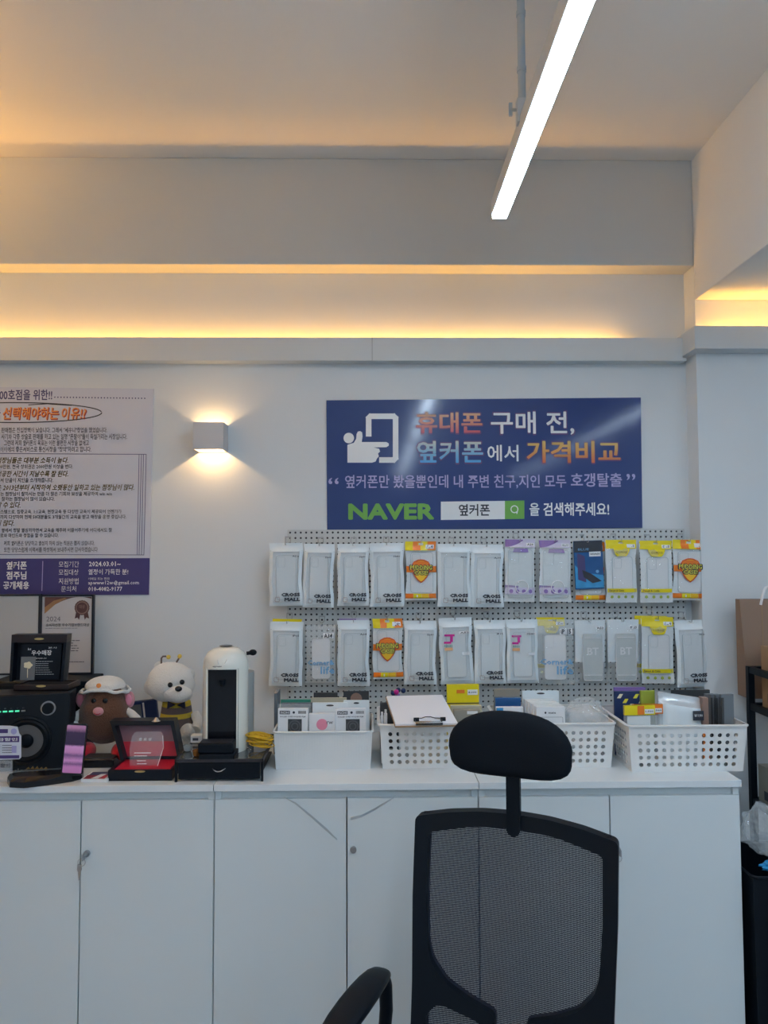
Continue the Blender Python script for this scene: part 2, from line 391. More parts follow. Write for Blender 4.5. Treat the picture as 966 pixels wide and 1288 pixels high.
# ------------------------------------------------------------------ wall sconce
a = PY(243, 531, YW-.09); b_ = PY(281, 565, YW-.09)
sx, sz, hw, hh = (a.x+b_.x)/2, (a.z+b_.z)/2, (b_.x-a.x)/2, (a.z-b_.z)/2
t = thing('wall_lamp', 'small square grey up and down wall lamp glowing warm beside the recruiting poster', 'wall lamp', (sx, YW, sz))
q = MB().box(-hw, hw, -.092, -.086, -hh, hh).box(-hw, -hw+.005, -.086, -.004, -hh, hh).box(hw-.005, hw, -.086, -.004, -hh, hh).box(-hw, hw, -.004, 0, -hh, hh)
q.build('housing', 'sconce_body', t)
MB().box(-.012, .012, -.052, -.04, -.008, .008).build('lamp_board', 'sconce_body', t)
for s in (1, -1):
    ld = bpy.data.lights.new('sconce_light', 'POINT'); ld.energy = SCONCE_W*(1.25 if s < 0 else .55); ld.color = (1, .60, .25); ld.shadow_soft_size = .004
    lo = bpy.data.objects.new('bulb', ld); C.objects.link(lo); lo.parent = t; lo.location = (0, -.046, s*.017)

# ------------------------------------------------------------------ blue promotional sign
SY = YW-.006
class Board:
    """flat print on a vertical plane: boxes given by their frame pixels, turned into metres on that plane"""
    def __init__(s, Y, root): s.Y, s.o = Y, root
    def p(s, x, y, d=0): q = PY(x, y, s.Y); return (q.x-s.o.location.x, s.Y-s.o.location.y-d, q.z-s.o.location.z)
    def txt(s, words, x0, x1, y0, y1, m, bold=0, shear=0, d=.0010, name='lettering', res=2, mb=None):
        a, b = s.p(x0, y1, d), s.p(x1, y0, d); own = mb is None; mb = mb or MB()
        text(mb, words, a[0], b[0], a[2], b[2], a[1], bold, shear, res)
        return mb.build(name, m, s.o) if own else mb
    def poly(s, pts, m, d=.0004, name='print', mb=None):
        own = mb is None; mb = mb or MB(); mb.add([s.p(x, y, d) for x, y in pts], [tuple(range(len(pts)))])
        return mb.build(name, m, s.o) if own else mb
    def line(s, pts, wd, m, d=.0005, name='rule', mb=None, closed=False):
        own = mb is None; mb = mb or MB(); n = len(pts)
        for i in range(n if closed else n-1):
            (xa, ya), (xb, yb) = pts[i], pts[(i+1) % n]; L = hypot(xb-xa, yb-ya) or 1; ux, uy = (xb-xa)/L, (yb-ya)/L; nx_, ny_ = -uy*wd/2, ux*wd/2; ex, ey = ux*wd*.3, uy*wd*.3
            s.poly([(xa-ex+nx_, ya-ey+ny_), (xa-ex-nx_, ya-ey-ny_), (xb+ex-nx_, yb+ey-ny_), (xb+ex+nx_, yb+ey+ny_)], m, d+1e-5*i, mb=mb)
        return mb.build(name, m, s.o) if own else mb
def circ(cx, cy, rx, ry=None, n=24, a0=0, a1=2*pi): ry = ry or rx; return [(cx+rx*cos(a0+(a1-a0)*i/n), cy+ry*sin(a0+(a1-a0)*i/n)) for i in range(n+(0 if abs(a1-a0-2*pi) < 1e-6 else 1))]

o = PY(609, 664, SY)
t = thing('promotional_sign', 'glossy blue banner sign with phone price comparison lettering above the pegboard', 'sign', (o.x, YW, o.z))
B = Board(SY, t)
cs = [B.p(*c) for c in ((410.5, 503.5), (806, 500), (808, 664), (411.5, 667.5))]
MB().prism([(c[0], c[2]) for c in cs], cs[0][1], -.0005).build('panel', 'sign_blue', t)
B.txt('휴대폰', 522, 608, 517, 547, 'outline_purple', bold=.075, d=.0004, name='letter_outline')
B.txt('휴대폰', 523.5, 606.5, 518.5, 545, 'peach_gradient', bold=.035)
B.txt('구매 전,', 616, 723.5, 516, 549, 'outline_purple', bold=.06, d=.0004, name='letter_outline')
B.txt('구매 전,', 617.5, 722, 517.5, 547, 'white_print', bold=.035)
B.txt('옆커폰', 523, 609, 553, 584.5, 'outline_purple', bold=.075, d=.0004, name='letter_outline')
B.txt('옆커폰', 524.5, 607.5, 554.5, 582.5, 'blue_gradient', bold=.035)
B.txt('에서', 613, 652, 559.5, 580.5, 'white_print', bold=.025)
B.txt('가격비교', 661, 781.5, 553, 584.5, 'outline_purple', bold=.075, d=.0004, name='letter_outline')
B.txt('가격비교', 662.5, 780, 554.5, 582.5, 'orange_gradient', bold=.035)
B.txt('“', 413, 426, 601, 609, 'lilac_print', bold=.03); B.txt('”', 788, 799, 596, 604, 'lilac_print', bold=.03)
B.txt('옆커폰만 봤을뿐인데 내 주변 친구,지인 모두', 434, 712, 597, 615, 'lilac_print', bold=.012)
B.txt('호갱탈출', 718, 782, 595, 612.5, 'lilac_print', bold=.03)
B.txt('NAVER', 438, 546, 633, 654, 'green_print', bold=.10)
B.poly([(554.5, 631), (635, 630), (635, 653), (554.5, 654)], 'white_print', name='search_field')
B.txt('옆커폰', 577, 616, 634, 649, 'dark_print', bold=.02, d=.0009)
B.poly([(635, 630), (659.5, 629.6), (659.5, 652.6), (635, 653)], 'green_print', name='search_button')
B.line(circ(647, 640.5, 4.3, n=20, a0=.9, a1=2*pi+.2)+[(650, 646)], 1.3, 'white_print', d=.0009, name='magnifier_icon')
B.txt('을 검색해주세요!', 666, 766, 632, 649, 'white_print', bold=.02)
ph = MB()      # phone outline and pointing hand
B.line([(463.7, 547), (463.7, 526), (466, 523.6), (495, 523.6), (497.6, 526), (497.6, 576), (495, 578.6), (479, 578.6)], 7, 'white_print', mb=ph)
ph.build('phone_icon', 'white_print', t)
B.poly(circ(438.7, 551, 6.6), 'white_print', name='dot_icon')
B.poly([(437, 559.5), (445, 557), (448, 552), (448.5, 546), (450, 543), (453, 542.2), (455.6, 544), (456, 549), (455, 556), (486, 556), (489, 557.8), (489, 560.6), (486, 562.5), (470, 562.8), (477, 564.5), (478, 568), (475.5, 570.5), (476.5, 574), (474, 577), (472.5, 580.5), (468, 582), (437, 582)], 'white_print', d=.0008, name='hand_icon')

# ------------------------------------------------------------------ recruiting poster on the left
o = PY(60, 748, SY)
t = thing('recruiting_poster', 'large white recruiting poster with navy footer band, cut off by left photo edge', 'poster', (o.x, YW, o.z))
B = Board(YW-.005, t)
cs = [B.p(*c) for c in ((-120, 485.5), (193, 489), (187.5, 748), (-120, 749.5))]
MB().prism([(c[0], c[2]) for c in cs], cs[0][1], -.0005).build('panel', 'poster_paper', t)
B.poly([(-120, 703), (188.5, 702), (187.5, 748), (-120, 749.5)], 'poster_band', name='footer_band')
B.txt('000호점을 위한!!', -6, 66, 490, 503.5, 'navy_print', bold=.02)
d_ = MB()
for k in range(30): x = 69+k*3.9; B.poly(circ(x, 499.6+.05*k, .9, n=8), 0, mb=d_)
d_.build('dotted_rule', 'navy_print', t)
B.line(circ(18, 519, 110, 12.5, n=60), 1.3, 'dark_print', name='drawn_ellipse')
B.line([(36, 509.3), (60, 508), (66, 508.6), (90, 510)], 1.1, 'dark_print', name='drawn_stroke')
B.txt('는', -7, 1, 512.5, 525, 'dark_print', bold=.03)
for ws, x0, x1 in (('선택해야하는', 3.5, 74), ('이유!?', 77.5, 108.5)):
    B.txt(ws, x0+.4, x1+1.2, 512.6, 528.8, 'red_dark_print', bold=.06, shear=.15, d=.0003, name='letter_shadow')
    B.txt(ws, x0, x1, 512, 527.6, 'orange_print', bold=.03, shear=.15, d=.0009)
L1 = [('은 판매점은 진입장벽이 낮습니다. 그래서 "세우니"창업을 했었습니다.', -4, 135, 537.5, 544.5), ('은 사기와 각종 상술로 판매를 하고 있는 일명 "폰팔이"들이 득실거리는 시장입니다.', -4, 160, 545.5, 553),
      ('그런데 저희 옆커폰의 목표는 이런 불편한 시장을 없애고', 5, 112, 553.5, 560.8), ('믿이이에의 좋은서비스로 통신시장을 "장악"하려고 합니다.', -4, 115, 561.5, 568.8),
      ('저희 옆커폰은 당당하고 열심히 하지 않는 직원은 뽑지 않습니다.', 5, 119, 680, 686.5), ('또한 당당스럽게 이력서를 작성해서 보내주시면 감사하겠습니다', 5, 123, 688, 694.8)]
for s_, x0, x1, y0, y1 in L1: B.txt(s_, x0, x1, y0, y1, 'grey_print', bold=.026, res=1)
L2 = [('점장님들은 대부분 소득이 높다.', -4, 86, 575, 583), ('성공한 시간이 지날수록 잘 된다.', -4, 86, 592, 600), ('은 2013년부터 시작하여 오랫동안 일하고 있는 점장님이 많다.', -4, 169, 609, 617.3),
      ('할 수 있다.', -4, 26, 631, 639.5), ('이 많다.', -4, 18, 654, 662)]
for s_, x0, x1, y0, y1 in L2: B.txt(s_, x0, x1, y0, y1, 'olive_print', bold=.05, shear=.25, res=1)
L3 = [('000만원, 전국 상위권은 2000만원 이상을 번다.', -4, 92, 584, 590), ('면서 단골이 지인을 소개해줍니다.', -4, 67, 601, 607), ('서는 점장님이 잘하시는 만큼 더 많은 기회와 보상을 제공하여 win win', -4, 141, 618.3, 624),
      ('만 잘하는 점장님이 많이 있습니다.', -4, 69, 624.8, 630.3), ('시스템으로, 집중교육, 1:1교육, 현장교육 등 다양한 교육이 제공되어 언젠가가', -4, 153, 640.8, 646.5), ('대까지 다양하며 현재 50대분들도 3개월간의 교육을 받고 매장을 운영 중입니다.', -4, 159, 647.2, 653),
      ('의 옆에서 정말 열심히하면서 교육을 해주며 이끌어주기에 어디에서도 잘', -4, 141, 664, 669.7), ('으로와 마인드와 경험을 할 수 있습니다.', -4, 74, 670.6, 676.2)]
for s_, x0, x1, y0, y1 in L3: B.txt(s_, x0, x1, y0, y1, 'dark_print', bold=.03, res=1)
bx_ = MB()
for pts in ([(-100, 570), (184, 571.5)], [(184, 571.5), (181, 698)], [(180.5, 571.5), (178, 698)], [(178, 571.5), (175, 698)], [(175, 571.5), (172.5, 698)], [(-100, 697), (181, 698)]): B.line(pts, .7, 0, mb=bx_)
bx_.build('box_rule', 'navy_print', t)
for s_, x0, x1, y0, y1, bo in [('옆커폰', 8, 34, 706, 716.5, .05), ('점주님', 8, 33.5, 718.5, 729, .05), ('공개채용', 4, 37, 731, 741.5, .05), ('모집기간', 74, 99.5, 706, 713.5, 0), ('모집대상', 74, 99, 716, 723.5, 0),
        ('지원방법', 74, 99, 727, 735, 0), ('문의처', 77, 96, 737, 744.3, 0), ('2024.03.01~', 112, 152, 706, 712.5, .02), ('열정이 가득한 분!', 111, 161.5, 715.6, 723, .01), ('이메일 또는 전화', 111, 138, 726.2, 729.6, 0),
        ('apwww12w@gmail.com', 111, 175, 730, 736.7, .01), ('010-4082-9177', 111, 154, 737.8, 743.6, .02)]:
    B.txt(s_, x0, x1, y0, y1, 'white_print', bold=bo, d=.0012, res=1)
B.line([(54, 706), (52.8, 743)], 1, 'lilac_print', d=.0009)

# ------------------------------------------------------------------ cabinets
ZT = .80
xs = [-1.264, -.474, .317, 1.110]
YF = 2.244
cab_labels = ['white two-door cabinet under the speaker and award cases', 'white two-door cabinet in the middle with peeling film corners', 'white two-door cabinet behind the office chair, right end of the row']
def lock(parent, x, z, key, name='lock'):
    l = MB(); l.cyl((x, 2.262, z), (x, 2.250, z), .0095, n=20).cyl((x, 2.250, z), (x, 2.248, z), .006, n=16)
    l = l.build('lock', 'grey_metal', parent, True, label='round chrome cam lock')
    if key:
        k = MB().cyl((x, 2.250, z), (x, 2.232, z-.001), .004, n=10).box(x-.002, x+.002, 2.222, 2.240, z-.009, z+.009)
        k.tube([(x-.006+.011*cos(a), 2.231, z-.016+.011*sin(a)) for a in [2*pi*i/16 for i in range(16)]], .0009, 6, True)
        k.prism([(x-.018, z-.022), (x-.006, z-.022), (x-.005, z-.037), (x-.009, z-.044), (x-.010, z-.066), (x-.014, z-.068), (x-.016, z-.044), (x-.019, z-.037)], 2.231, 2.233)
        k.build('key', 'grey_metal', l, label='small key dangling from a ring')
for k in range(3):
    x0, x1 = xs[k]+.001, xs[k+1]-.001; xm = (x0+x1)/2
    t = thing('cabinet', cab_labels[k], 'cabinet', (0, 0, 0), group='white cabinets along the back wall')
    MB().box(x0, x0+.018, 2.264, 2.85, .0, ZT-.022).box(x1-.018, x1, 2.264, 2.85, .0, ZT-.022).box(x0+.018, x1-.018, 2.83, 2.845, .05, ZT-.022).box(x0+.018, x1-.018, 2.28, 2.84, .06, .078).box(x0+.018, x1-.018, 2.275, 2.285, ZT-.05, ZT-.022)\
        .build('carcass', 'cabinet_white', t)
    MB().box(x0+.001, x1-.001, 2.275, 2.29, 0, .058).build('plinth', 'cabinet_white', t)
    MB().box(x0, x1, YF, 2.862, ZT-.020, ZT, bev=.0012).build('top_board', 'cabinet_top', t)
    for s, (a, b) in enumerate(((x0+.001, xm-.0018), (xm+.0018, x1-.001))):
        d = MB().box(a, b, 2.258, 2.276, .062, ZT-.048, bev=.001).build('door', 'cabinet_white', t)
        if s == 1: lock(d, a+.018 if k else a+.018, PY(109, 1073, 2.258).z if k == 0 else PY(445 if k == 1 else 779, 1068, 2.258).z, k != 1)
        if k == 1:
            pts = ([(357, 1003), (372, 1012), (392, 1029), (410, 1045), (424, 1057)] if s == 0 else [(441, 1031.5), (455, 1028), (472, 1019), (486, 1010), (497, 1002)])
            tp = MB(); ws = ([1, 2.5, 3.5, 4, 2] if s == 0 else [3.5, 3.2, 3, 2.4, 1])
            for i in range(4):
                q = [PY(pts[i][0], pts[i][1], 2.2565), PY(pts[i+1][0], pts[i+1][1], 2.2565), PY(pts[i+1][0], pts[i+1][1]-ws[i+1], 2.250), PY(pts[i][0], pts[i][1]-ws[i], 2.250)]
                tp.add(q, [(0, 1, 2, 3)])
            tp.build('peeling_film', 'tape_edge' if s else 'tape_film', d, label='peeling strip of protective film')
    if k == 1:
        pass

# ------------------------------------------------------------------ pegboard
YP = 2.862
a = PY(361.5, 666.5, YP); b = PY(866.5, 905, YP)
nx, nz = 75, 35
pw, phh = b.x-a.x, a.z-b.z
t = thing('pegboard', 'pale grey perforated pegboard full of hanging phone case packs below the blue sign', 'pegboard', (a.x, YP, b.z))
perf(MB(), nx, nz, lambda x, z, d: (x, d, z), pw, phh, .0042, .004).build('sheet', 'pegboard', t)
MB().box(0, .02, .004, .017, 0, phh).box(pw-.02, pw, .004, .017, 0, phh).box(.02, pw-.02, .004, .017, phh-.02, phh).box(.02, pw-.02, .0145, .017, 0, phh-.02).build('back_frame', 'dark_metal', t)  # frame strips, plus an added dark sheet standing in for shade behind the holes

# ------------------------------------------------------------------ phone case packs
GT, GB = 'packs on the top pegboard row', 'packs on the lower pegboard row'
def smooth01(x): x = max(0, min(1, x)); return x*x*(3-2*x)
def surf_fn(w, h, bulge, head, seed):
    def S(x, z):       # x in -w/2..w/2, z in -h..0 ; returns front y
        u = min(1, abs(x)/(w/2)); v = -z/h
        e = (1-u**4)*smooth01(v/.14-.35)*smooth01((1-v)/.06)
        wr = noise.noise(Vector((x*38+seed*7, z*22, seed)))*.0022*(.35+e) + noise.noise(Vector((x*90+z*60, z*70, seed+3)))*.0008
        return -bulge*e - wr
    return S
def grid_part(name, m, S, x0, x1, z0, z1, parent, off=0, nx=8, nz=8, w=1, h=1, edge=None, skip=None, label=None):
    mb = MB(); vs = []
    for j in range(nz+1):
        for i in range(nx+1):
            x = x0+(x1-x0)*i/nx; z = z0+(z1-z0)*j/nz; xx = x+(edge(x, z) if edge else 0); vs.append((xx, S(x, z)-off, z))
    fs = [(j*(nx+1)+i, j*(nx+1)+i+1, (j+1)*(nx+1)+i+1, (j+1)*(nx+1)+i) for j in range(nz) for i in range(nx) if not (skip and skip(x0+(x1-x0)*(i+.5)/nx, z0+(z1-z0)*(j+.5)/nz))]
    mb.add(vs, fs); return mb.build(name, m, parent, True, label=label)
def pack(kind, px, Y, label, group, seed, rot=0, nm='phone_case_pack', thick=None):
    x0, y0, x1, y1 = px
    c = PY((x0+x1)/2, y0, Y); w = PY(x1, y0, Y).x-PY(x0, y0, Y).x; h = c.z-PY((x0+x1)/2, y1, Y).z
    t = thing(nm, label, 'phone case', c, 0, group); t.rotation_euler = (0, rot, 0)
    rnd = random.Random(seed); bul = thick or .011; S = surf_fn(w, h, bul, .12, seed)
    ph1, ph2 = rnd.uniform(0, 6), rnd.uniform(0, 6); amp = rnd.uniform(.0008, .0022)
    edge = lambda x, z: (amp*sin(z*34+ph1)+.5*amp*sin(z*75+ph2))*(1 if abs(x) > w*.3 else abs(x)/(w*.3)) + (x/w*2)*(-.0025*sin(pi*max(0, min(1, -z/h))))
    E = lambda x, z, off=.0006: (x+edge(x, z), S(x, z)-off, z)
    half = w/2
    hole = lambda x, z: abs(x) < w*.09 and -h*.062 < z < -h*.032
    def back(m):
        grid_part('back_sheet', m, lambda x, z: bul*.35*(1-(2*x/w)**4), -half, half, -h, 0, t, nx=10, nz=12, edge=edge)
    def label_tag(u0, u1, v0, v1, txt=True):
        lb = MB(); vs = [E(-half+w*uu, -h*vv, .0012) for vv in (v1, v0) for uu in (u0, u1)]; lb.add(vs, [(0, 1, 3, 2)]); o_ = lb.build('price_tag', 'label_white', t)
        if txt: text(MB(), '₩%d,000' % rnd.choice((9, 12, 15)) if False else rnd.choice(('S24+', 'A34', 'A52', 'iP 15', 'S23U', 'Z4')), -half+w*(u0+.03), -half+w*(u1-.03), -h*(v1-.008), -h*(v0+.008), fn=lambda p: E(p[0], p[1], .0018), bold=.02, res=1).build('tag_lettering', 'dark_print', o_)
    def case(u0, u1, v0, v1, m='clear_case', rim='case_rim', cam_=True, y=.0012):
        X0, X1, Z0, Z1 = -half+w*u0, -half+w*u1, -h*v1, -h*v0
        cs_ = MB().prism(rrect(X0, X1, Z0, Z1, .010), y-.004, y+.001).build('phone_case', m, t)
        rm = MB(); pts = rrect(X0, X1, Z0, Z1, .010); rm.tube([(p[0], y-.0045, p[1]) for p in pts], .0011, 6, True)
        if cam_: rm.tube([(p[0], y-.0045, p[1]) for p in rrect(X0+.006, X0+.006+(X1-X0)*.36, Z1-.006-(X1-X0)*.5, Z1-.006, .005)], .0007, 6, True)
        rm.build('raised_rim', rim, cs_, True)
    if kind in ('cross', 'jay'):
        u0, u1, v0, v1 = .10, .90, .15, .94
        win = lambda x, z: u0 < (x+half)/w < u1 and v0 < -z/h < v1
        grid_part('bag', 'bag_white', S, -half, half, -h, 0, t, nx=20, nz=36, edge=edge, skip=lambda x, z: win(x, z) or hole(x, z))
        back('back_card' if kind == 'cross' else 'bag_white')
        grid_part('window_film', 'bag_film', S, -half+w*.10, -half+w*.90, -h*.945, -h*.14, t, nx=16, nz=29, edge=edge, off=-.0004)
        case(.22, .80, .20, .90)
        MB().add([E(-half+w*a_, -h*b_, .0009) for a_, b_ in ((.02, .118), (.98, .118), (.98, .128), (.02, .128))], [(0, 1, 2, 3)]).build('zip_seal', 'case_rim', t)
        if kind == 'cross':
            lt = MB(); text(lt, 'CROSS', -half+w*.36, -half+w*.91, -h*.850, -h*.792, fn=lambda p: E(p[0], p[1], .0012), bold=.14, res=1)
            text(lt, 'MALL', -half+w*.46, -half+w*.91, -h*.925, -h*.868, fn=lambda p: E(p[0], p[1], .0012), bold=.14, res=1); lt.build('lettering', 'dark_print', t)
            ic = MB(); ic.tube([E(-half+w*.17+p[0], -h*.93+p[1], .0012) for p in rrect(0, w*.13, 0, w*.13, .002, 2)], .0007, 4, True); ic.build('logo_mark', 'cert_tan', t)
            text(MB(), rnd.choice(('iP15', 'S24+', 'A34', 'A52s')), -half+w*.70, -half+w*.90, -h*.225, -h*.197, fn=lambda p: E(p[0], p[1], .0012), bold=.04, res=1).build('model_lettering', 'dark_print', t)
        else:
            j = MB()
            for a_, b_, c_, d_2 in ((.15, .46, .245, .275), (.33, .41, .275, .36), (.15, .36, .355, .385)): j.add([E(-half+w*a_, -h*d_2), E(-half+w*b_, -h*d_2), E(-half+w*b_, -h*c_), E(-half+w*a_, -h*c_)], [(0, 1, 2, 3)])
            j.build('monogram', 'magenta_print', t)
            text(MB(), 'SERIES', -half+w*.16, -half+w*.40, -h*.435, -h*.405, fn=lambda p: E(*p, .0012), bold=.05, res=1).build('lettering', 'teal_print', t)
            MB().add([E(-half+w*a_, -h*b_, .0012) for a_, b_ in ((.16, .49), (.40, .49), (.40, .445), (.16, .445))], [(0, 1, 2, 3)]).build('print', 'peach_print', t)
            label_tag(.60, .93, .205, .245); label_tag(.68, .92, .52, .565, False)
    elif kind == 'pudding':
        hz = .155
        cols = ['pack_yellow', 'pack_orange', 'pack_yolk', 'pack_orange']
        back('back_card')
        grid_part('header_card', 'pack_yellow', S, -half, half, -h*hz, 0, t, nx=14, nz=7, edge=edge, skip=hole)
        for k_, (a_, b_, m_) in enumerate(((.25, .48, 'pack_orange'), (.72, 1.0, 'pack_orange'))):
            grid_part('header_block', m_, S, -half+w*a_, -half+w*b_-(.0002 if b_ == 1 else 0), -h*(hz-.004), -.0005, t, off=.0005, nx=6, nz=7, edge=edge, skip=hole)
        grid_part('clear_bag', 'clear_film', S, -half, half, -h, -h*hz, t, nx=14, nz=26, edge=edge)
        case(.16, .88, .19, .87, 'paper_white')
        for a_, b_, m_ in ((.0, .25, 'pack_orange'), (.25, .5, 'pack_yellow'), (.5, .75, 'pack_yolk'), (.75, .995, 'pack_orange')):
            grid_part('footer_block', m_, S, -half+w*(a_+.005), -half+w*b_, -h*.965, -h*.885, t, off=.0005, nx=4, nz=5, edge=edge)
        text(MB(), '1', -half+w*.35, -half+w*.39, -h*.945, -h*.905, fn=lambda p: E(*p, .0014), bold=.05).build('lettering', 'white_print', t)
        yb = -bul-.0028
        def blob(pts, yy, nm_, m_): return MB().prism([(-half+w*(.49+q_[0]), -h*(.50+q_[1])) for q_ in pts], yy-.0002, yy).build(nm_, m_, t)
        shield = [(0, .205), (-.10, .165), (-.20, .10), (-.29, .0), (-.31, -.09), (-.24, -.155), (-.10, -.19), (0, -.195), (.10, -.19), (.24, -.155), (.31, -.09), (.29, .0), (.20, .10), (.10, .165)]
        grid_part('band', 'pack_orange', S, -half+w*.0, half, -h*.525, -h*.42, t, off=.0005, nx=10, nz=5, edge=edge)
        blob(shield, yb, 'shield', 'pack_red'); blob([(a_*.86, b_*.88) for a_, b_ in shield], yb-.0004, 'shield_face', 'pack_yolk')
        blob([(a_*.80, b_*.30-.105) for a_, b_ in shield], yb-.0008, 'shield_arc', 'pack_orange')
        fnp = lambda yy: (lambda p: (p[0], yy, p[1]))
        for ws, a_, b_, c_, d_2 in (('PUDDING', .14, .84, .405, .485), ('CASE!', .27, .71, .495, .565)):
            text(MB(), ws, -half+w*(a_-.03), -half+w*(b_+.03), -h*(d_2+.012), -h*(c_-.012), fn=fnp(yb-.0012), bold=.27, res=1).build('letter_outline', 'dark_print', t)
            text(MB(), ws, -half+w*a_, -half+w*b_, -h*d_2, -h*c_, fn=fnp(yb-.0020), bold=.02, res=1).build('lettering', 'mustard_text', t)
        label_tag(.66, .93, .055, .125)
    elif kind == 'purple':
        back('back_card')
        grid_part('header_card', 'pack_lilac', S, -half, half, -h*.13, 0, t, nx=14, nz=7, edge=edge, skip=hole)
        sw = MB()
        for i in range(10):
            a_, b_ = i/10*.6, (i+1)/10*.6; sw.add([E(-half+w*a_, -h*(.125-.10*(i/10)**2)), E(-half+w*b_, -h*(.125-.10*((i+1)/10)**2)), E(-half+w*b_, -h*.01), E(-half+w*a_, -h*.01)], [(0, 1, 2, 3)])
        sw.build('swoosh_print', 'pack_purple', t)
        MB().add([E(-half+w*a_, -h*b_) for a_, b_ in ((.25, .21), (.78, .21), (.74, .15), (.29, .15))], [(0, 1, 2, 3)]).build('tab_print', 'pack_purple', t)
        grid_part('clear_bag', 'clear_film', S, -half, half, -h, -h*.13, t, nx=14, nz=26, edge=edge)
        case(.12, .92, .17, .93)
        rg = MB(); rg.tube([(-half+w*.55+.024*cos(a_), -.012-.0028, -h*.76+.024*sin(a_)) for a_ in [2*pi*i/24 for i in range(24)]], .0014, 6, True); rg.build('magnet_ring', 'label_white', t, True)
        grid_part('footer_band', 'pack_lilac', S, -half, half, -h*.88, -h*.77, t, off=.0004, nx=8, nz=4, edge=edge)
        sw = MB().add([E(-half+w*a_, -h*b_, .0011) for a_, b_ in ((.0, .79), (.40, .785), (.45, .745), (.0, .735))], [(0, 1, 2, 3)]); sw.build('stripe_print', 'pack_purple', t)
        for k_ in range(4):
            cx_ = .19+.215*k_; MB().add([E(-half+w*(cx_+.065*cos(a_)), -h*.83+w*.065*sin(a_), .0012) for a_ in [2*pi*i/12 for i in range(12)]], [tuple(range(12))]).build('icon_print', 'pack_purple', t)
        label_tag(.70, .96, .06, .11)
    elif kind == 'yellow':
        back('back_card')
        grid_part('header_card', 'pack_yellow', S, -half, half, -h*.14, 0, t, nx=14, nz=7, edge=edge, skip=hole)
        grid_part('clear_bag', 'clear_film', S, -half, half, -h, -h*.14, t, nx=14, nz=26, edge=edge)
        case(.22, .86, .27, .86, 'paper_white')
        MB().add([E(-half+w*(.5+a_), -h*b_, .0009) for a_, b_ in ((-.26, .17), (-.20, .235), (-.15, .26), (.15, .26), (.20, .235), (.26, .17), (.26, .14), (-.26, .14))], [tuple(range(8))]).build('tab_print', 'pack_yellow', t)
        text(MB(), 'COMOSS', -half+w*.32, -half+w*.68, -h*.215, -h*.18, fn=lambda p: E(*p, .0016), bold=.03, res=1).build('lettering', 'olive_print', t)
        grid_part('stripe', 'pack_yellow', S, -half+w*.02, half-w*.02, -h*.835, -h*.775, t, off=.0005, nx=8, nz=3, edge=edge)
        text(MB(), 'Sweet & Cutie', -half+w*.06, -half+w*.55, -h*.822, -h*.788, fn=lambda p: E(*p, .0016), bold=.02, res=1).build('lettering', 'olive_print', t)
        for k_ in range(4):
            cx_ = .16+.22*k_; MB().add([E(-half+w*cx_+w*.055*cos(a_)*(1 if i % 2 else .75), -h*.905+w*.055*sin(a_)*(1 if i % 2 else .75), .0012) for i, a_ in enumerate([2*pi*i/12 for i in range(12)])], [tuple(range(12))]).build('icon_print', 'leaf_print', t)
        label_tag(.68, .95, .07, .125)
    elif kind == 'film':
        MB().box(-half, half, -.004, .004, -h, 0, bev=.0015).build('box', 'film_blue', t)
        MB().box(-half+.0005, half-.0005, -.0045, -.0041, -h*.24, -.001).build('header_print', 'dark_print', t)
        MB().prism([(-half+.001, -h*.97), (half-.001, -h*.97), (half-.001, -h*.72), (-half+w*.3, -h*.66), (-half+.001, -h*.50)], -.0046, -.0042).build('wave_print', 'film_cyan', t)
        MB().prism([(-half+w*.1, -h*.25), (-half+w*.36, -h*.32), (-half+w*.38, -h*.86), (-half+w*.10, -h*.80)], -.0049, -.0046).build('phone_print', 'navy_print', t)
        MB().prism([(-half+w*.25, -h*.60), (-half+w*.55, -h*.68), (-half+w*.92, -h*.84), (-half+w*.60, -h*.88), (-half+w*.3, -h*.75)], -.0051, -.0047).build('swirl_print', 'dark_print', t)
        MB().prism([(-half+w*.78+.006*cos(2*pi*i/16), -h*.64+.006*sin(2*pi*i/16)) for i in range(16)], -.0052, -.0046).build('badge_print', 'sky_print', t)
        text(MB(), 'BLUE', -half+w*.14, -half+w*.52, -h*.20, -h*.155, y=-.005, bold=.01).build('lettering', 'sky_print', t)
        lb = MB().box(-half+w*.52, -half+w*.92, -.0052, -.0046, -h*.33, -h*.23).build('price_tag', 'label_white', t)
        text(MB(), 'A32/A34', -half+w*.56, -half+w*.88, -h*.30, -h*.26, y=-.0055, bold=.02, res=1).build('tag_lettering', 'dark_print', lb)
    elif kind == 'clearblue':
        grid_part('clear_bag', 'clear_film', S, -half, half, -h, 0, t, nx=16, nz=30, edge=edge, skip=hole)
        grid_part('back_sheet', 'clear_film', lambda x, z: bul*.3, -half, half, -h, 0, t, nx=6, nz=8, edge=edge)
        case(.22 if w < .125 else .20, .80 if w < .125 else .76, .24, .92, 'paper_white', 'label_white')
        text(MB(), 'Corner&', -half+w*.05, -half+w*.95, -h*.69, -h*.60, fn=lambda p: E(*p, .0012), bold=.06, res=1).build('lettering', 'sky_print', t)
        text(MB(), 'life', -half+w*.50, -half+w*.95, -h*.84, -h*.71, fn=lambda p: E(*p, .0012), bold=.06, res=1).build('lettering', 'sky_print', t)
        label_tag(.60, .95, .14, .23)
    elif kind == 'letters':
        grid_part('clear_bag', 'clear_film', S, -half, half, -h, 0, t, nx=16, nz=30, edge=edge, skip=hole)
        grid_part('back_card', 'bag_white', lambda x, z: bul*.3+.001, -half+.002, half-.002, -h*.68, -.001, t, nx=6, nz=8, edge=edge)
        case(.26, .87, .22, .97, 'case_pale', 'label_white', False, y=-.001)
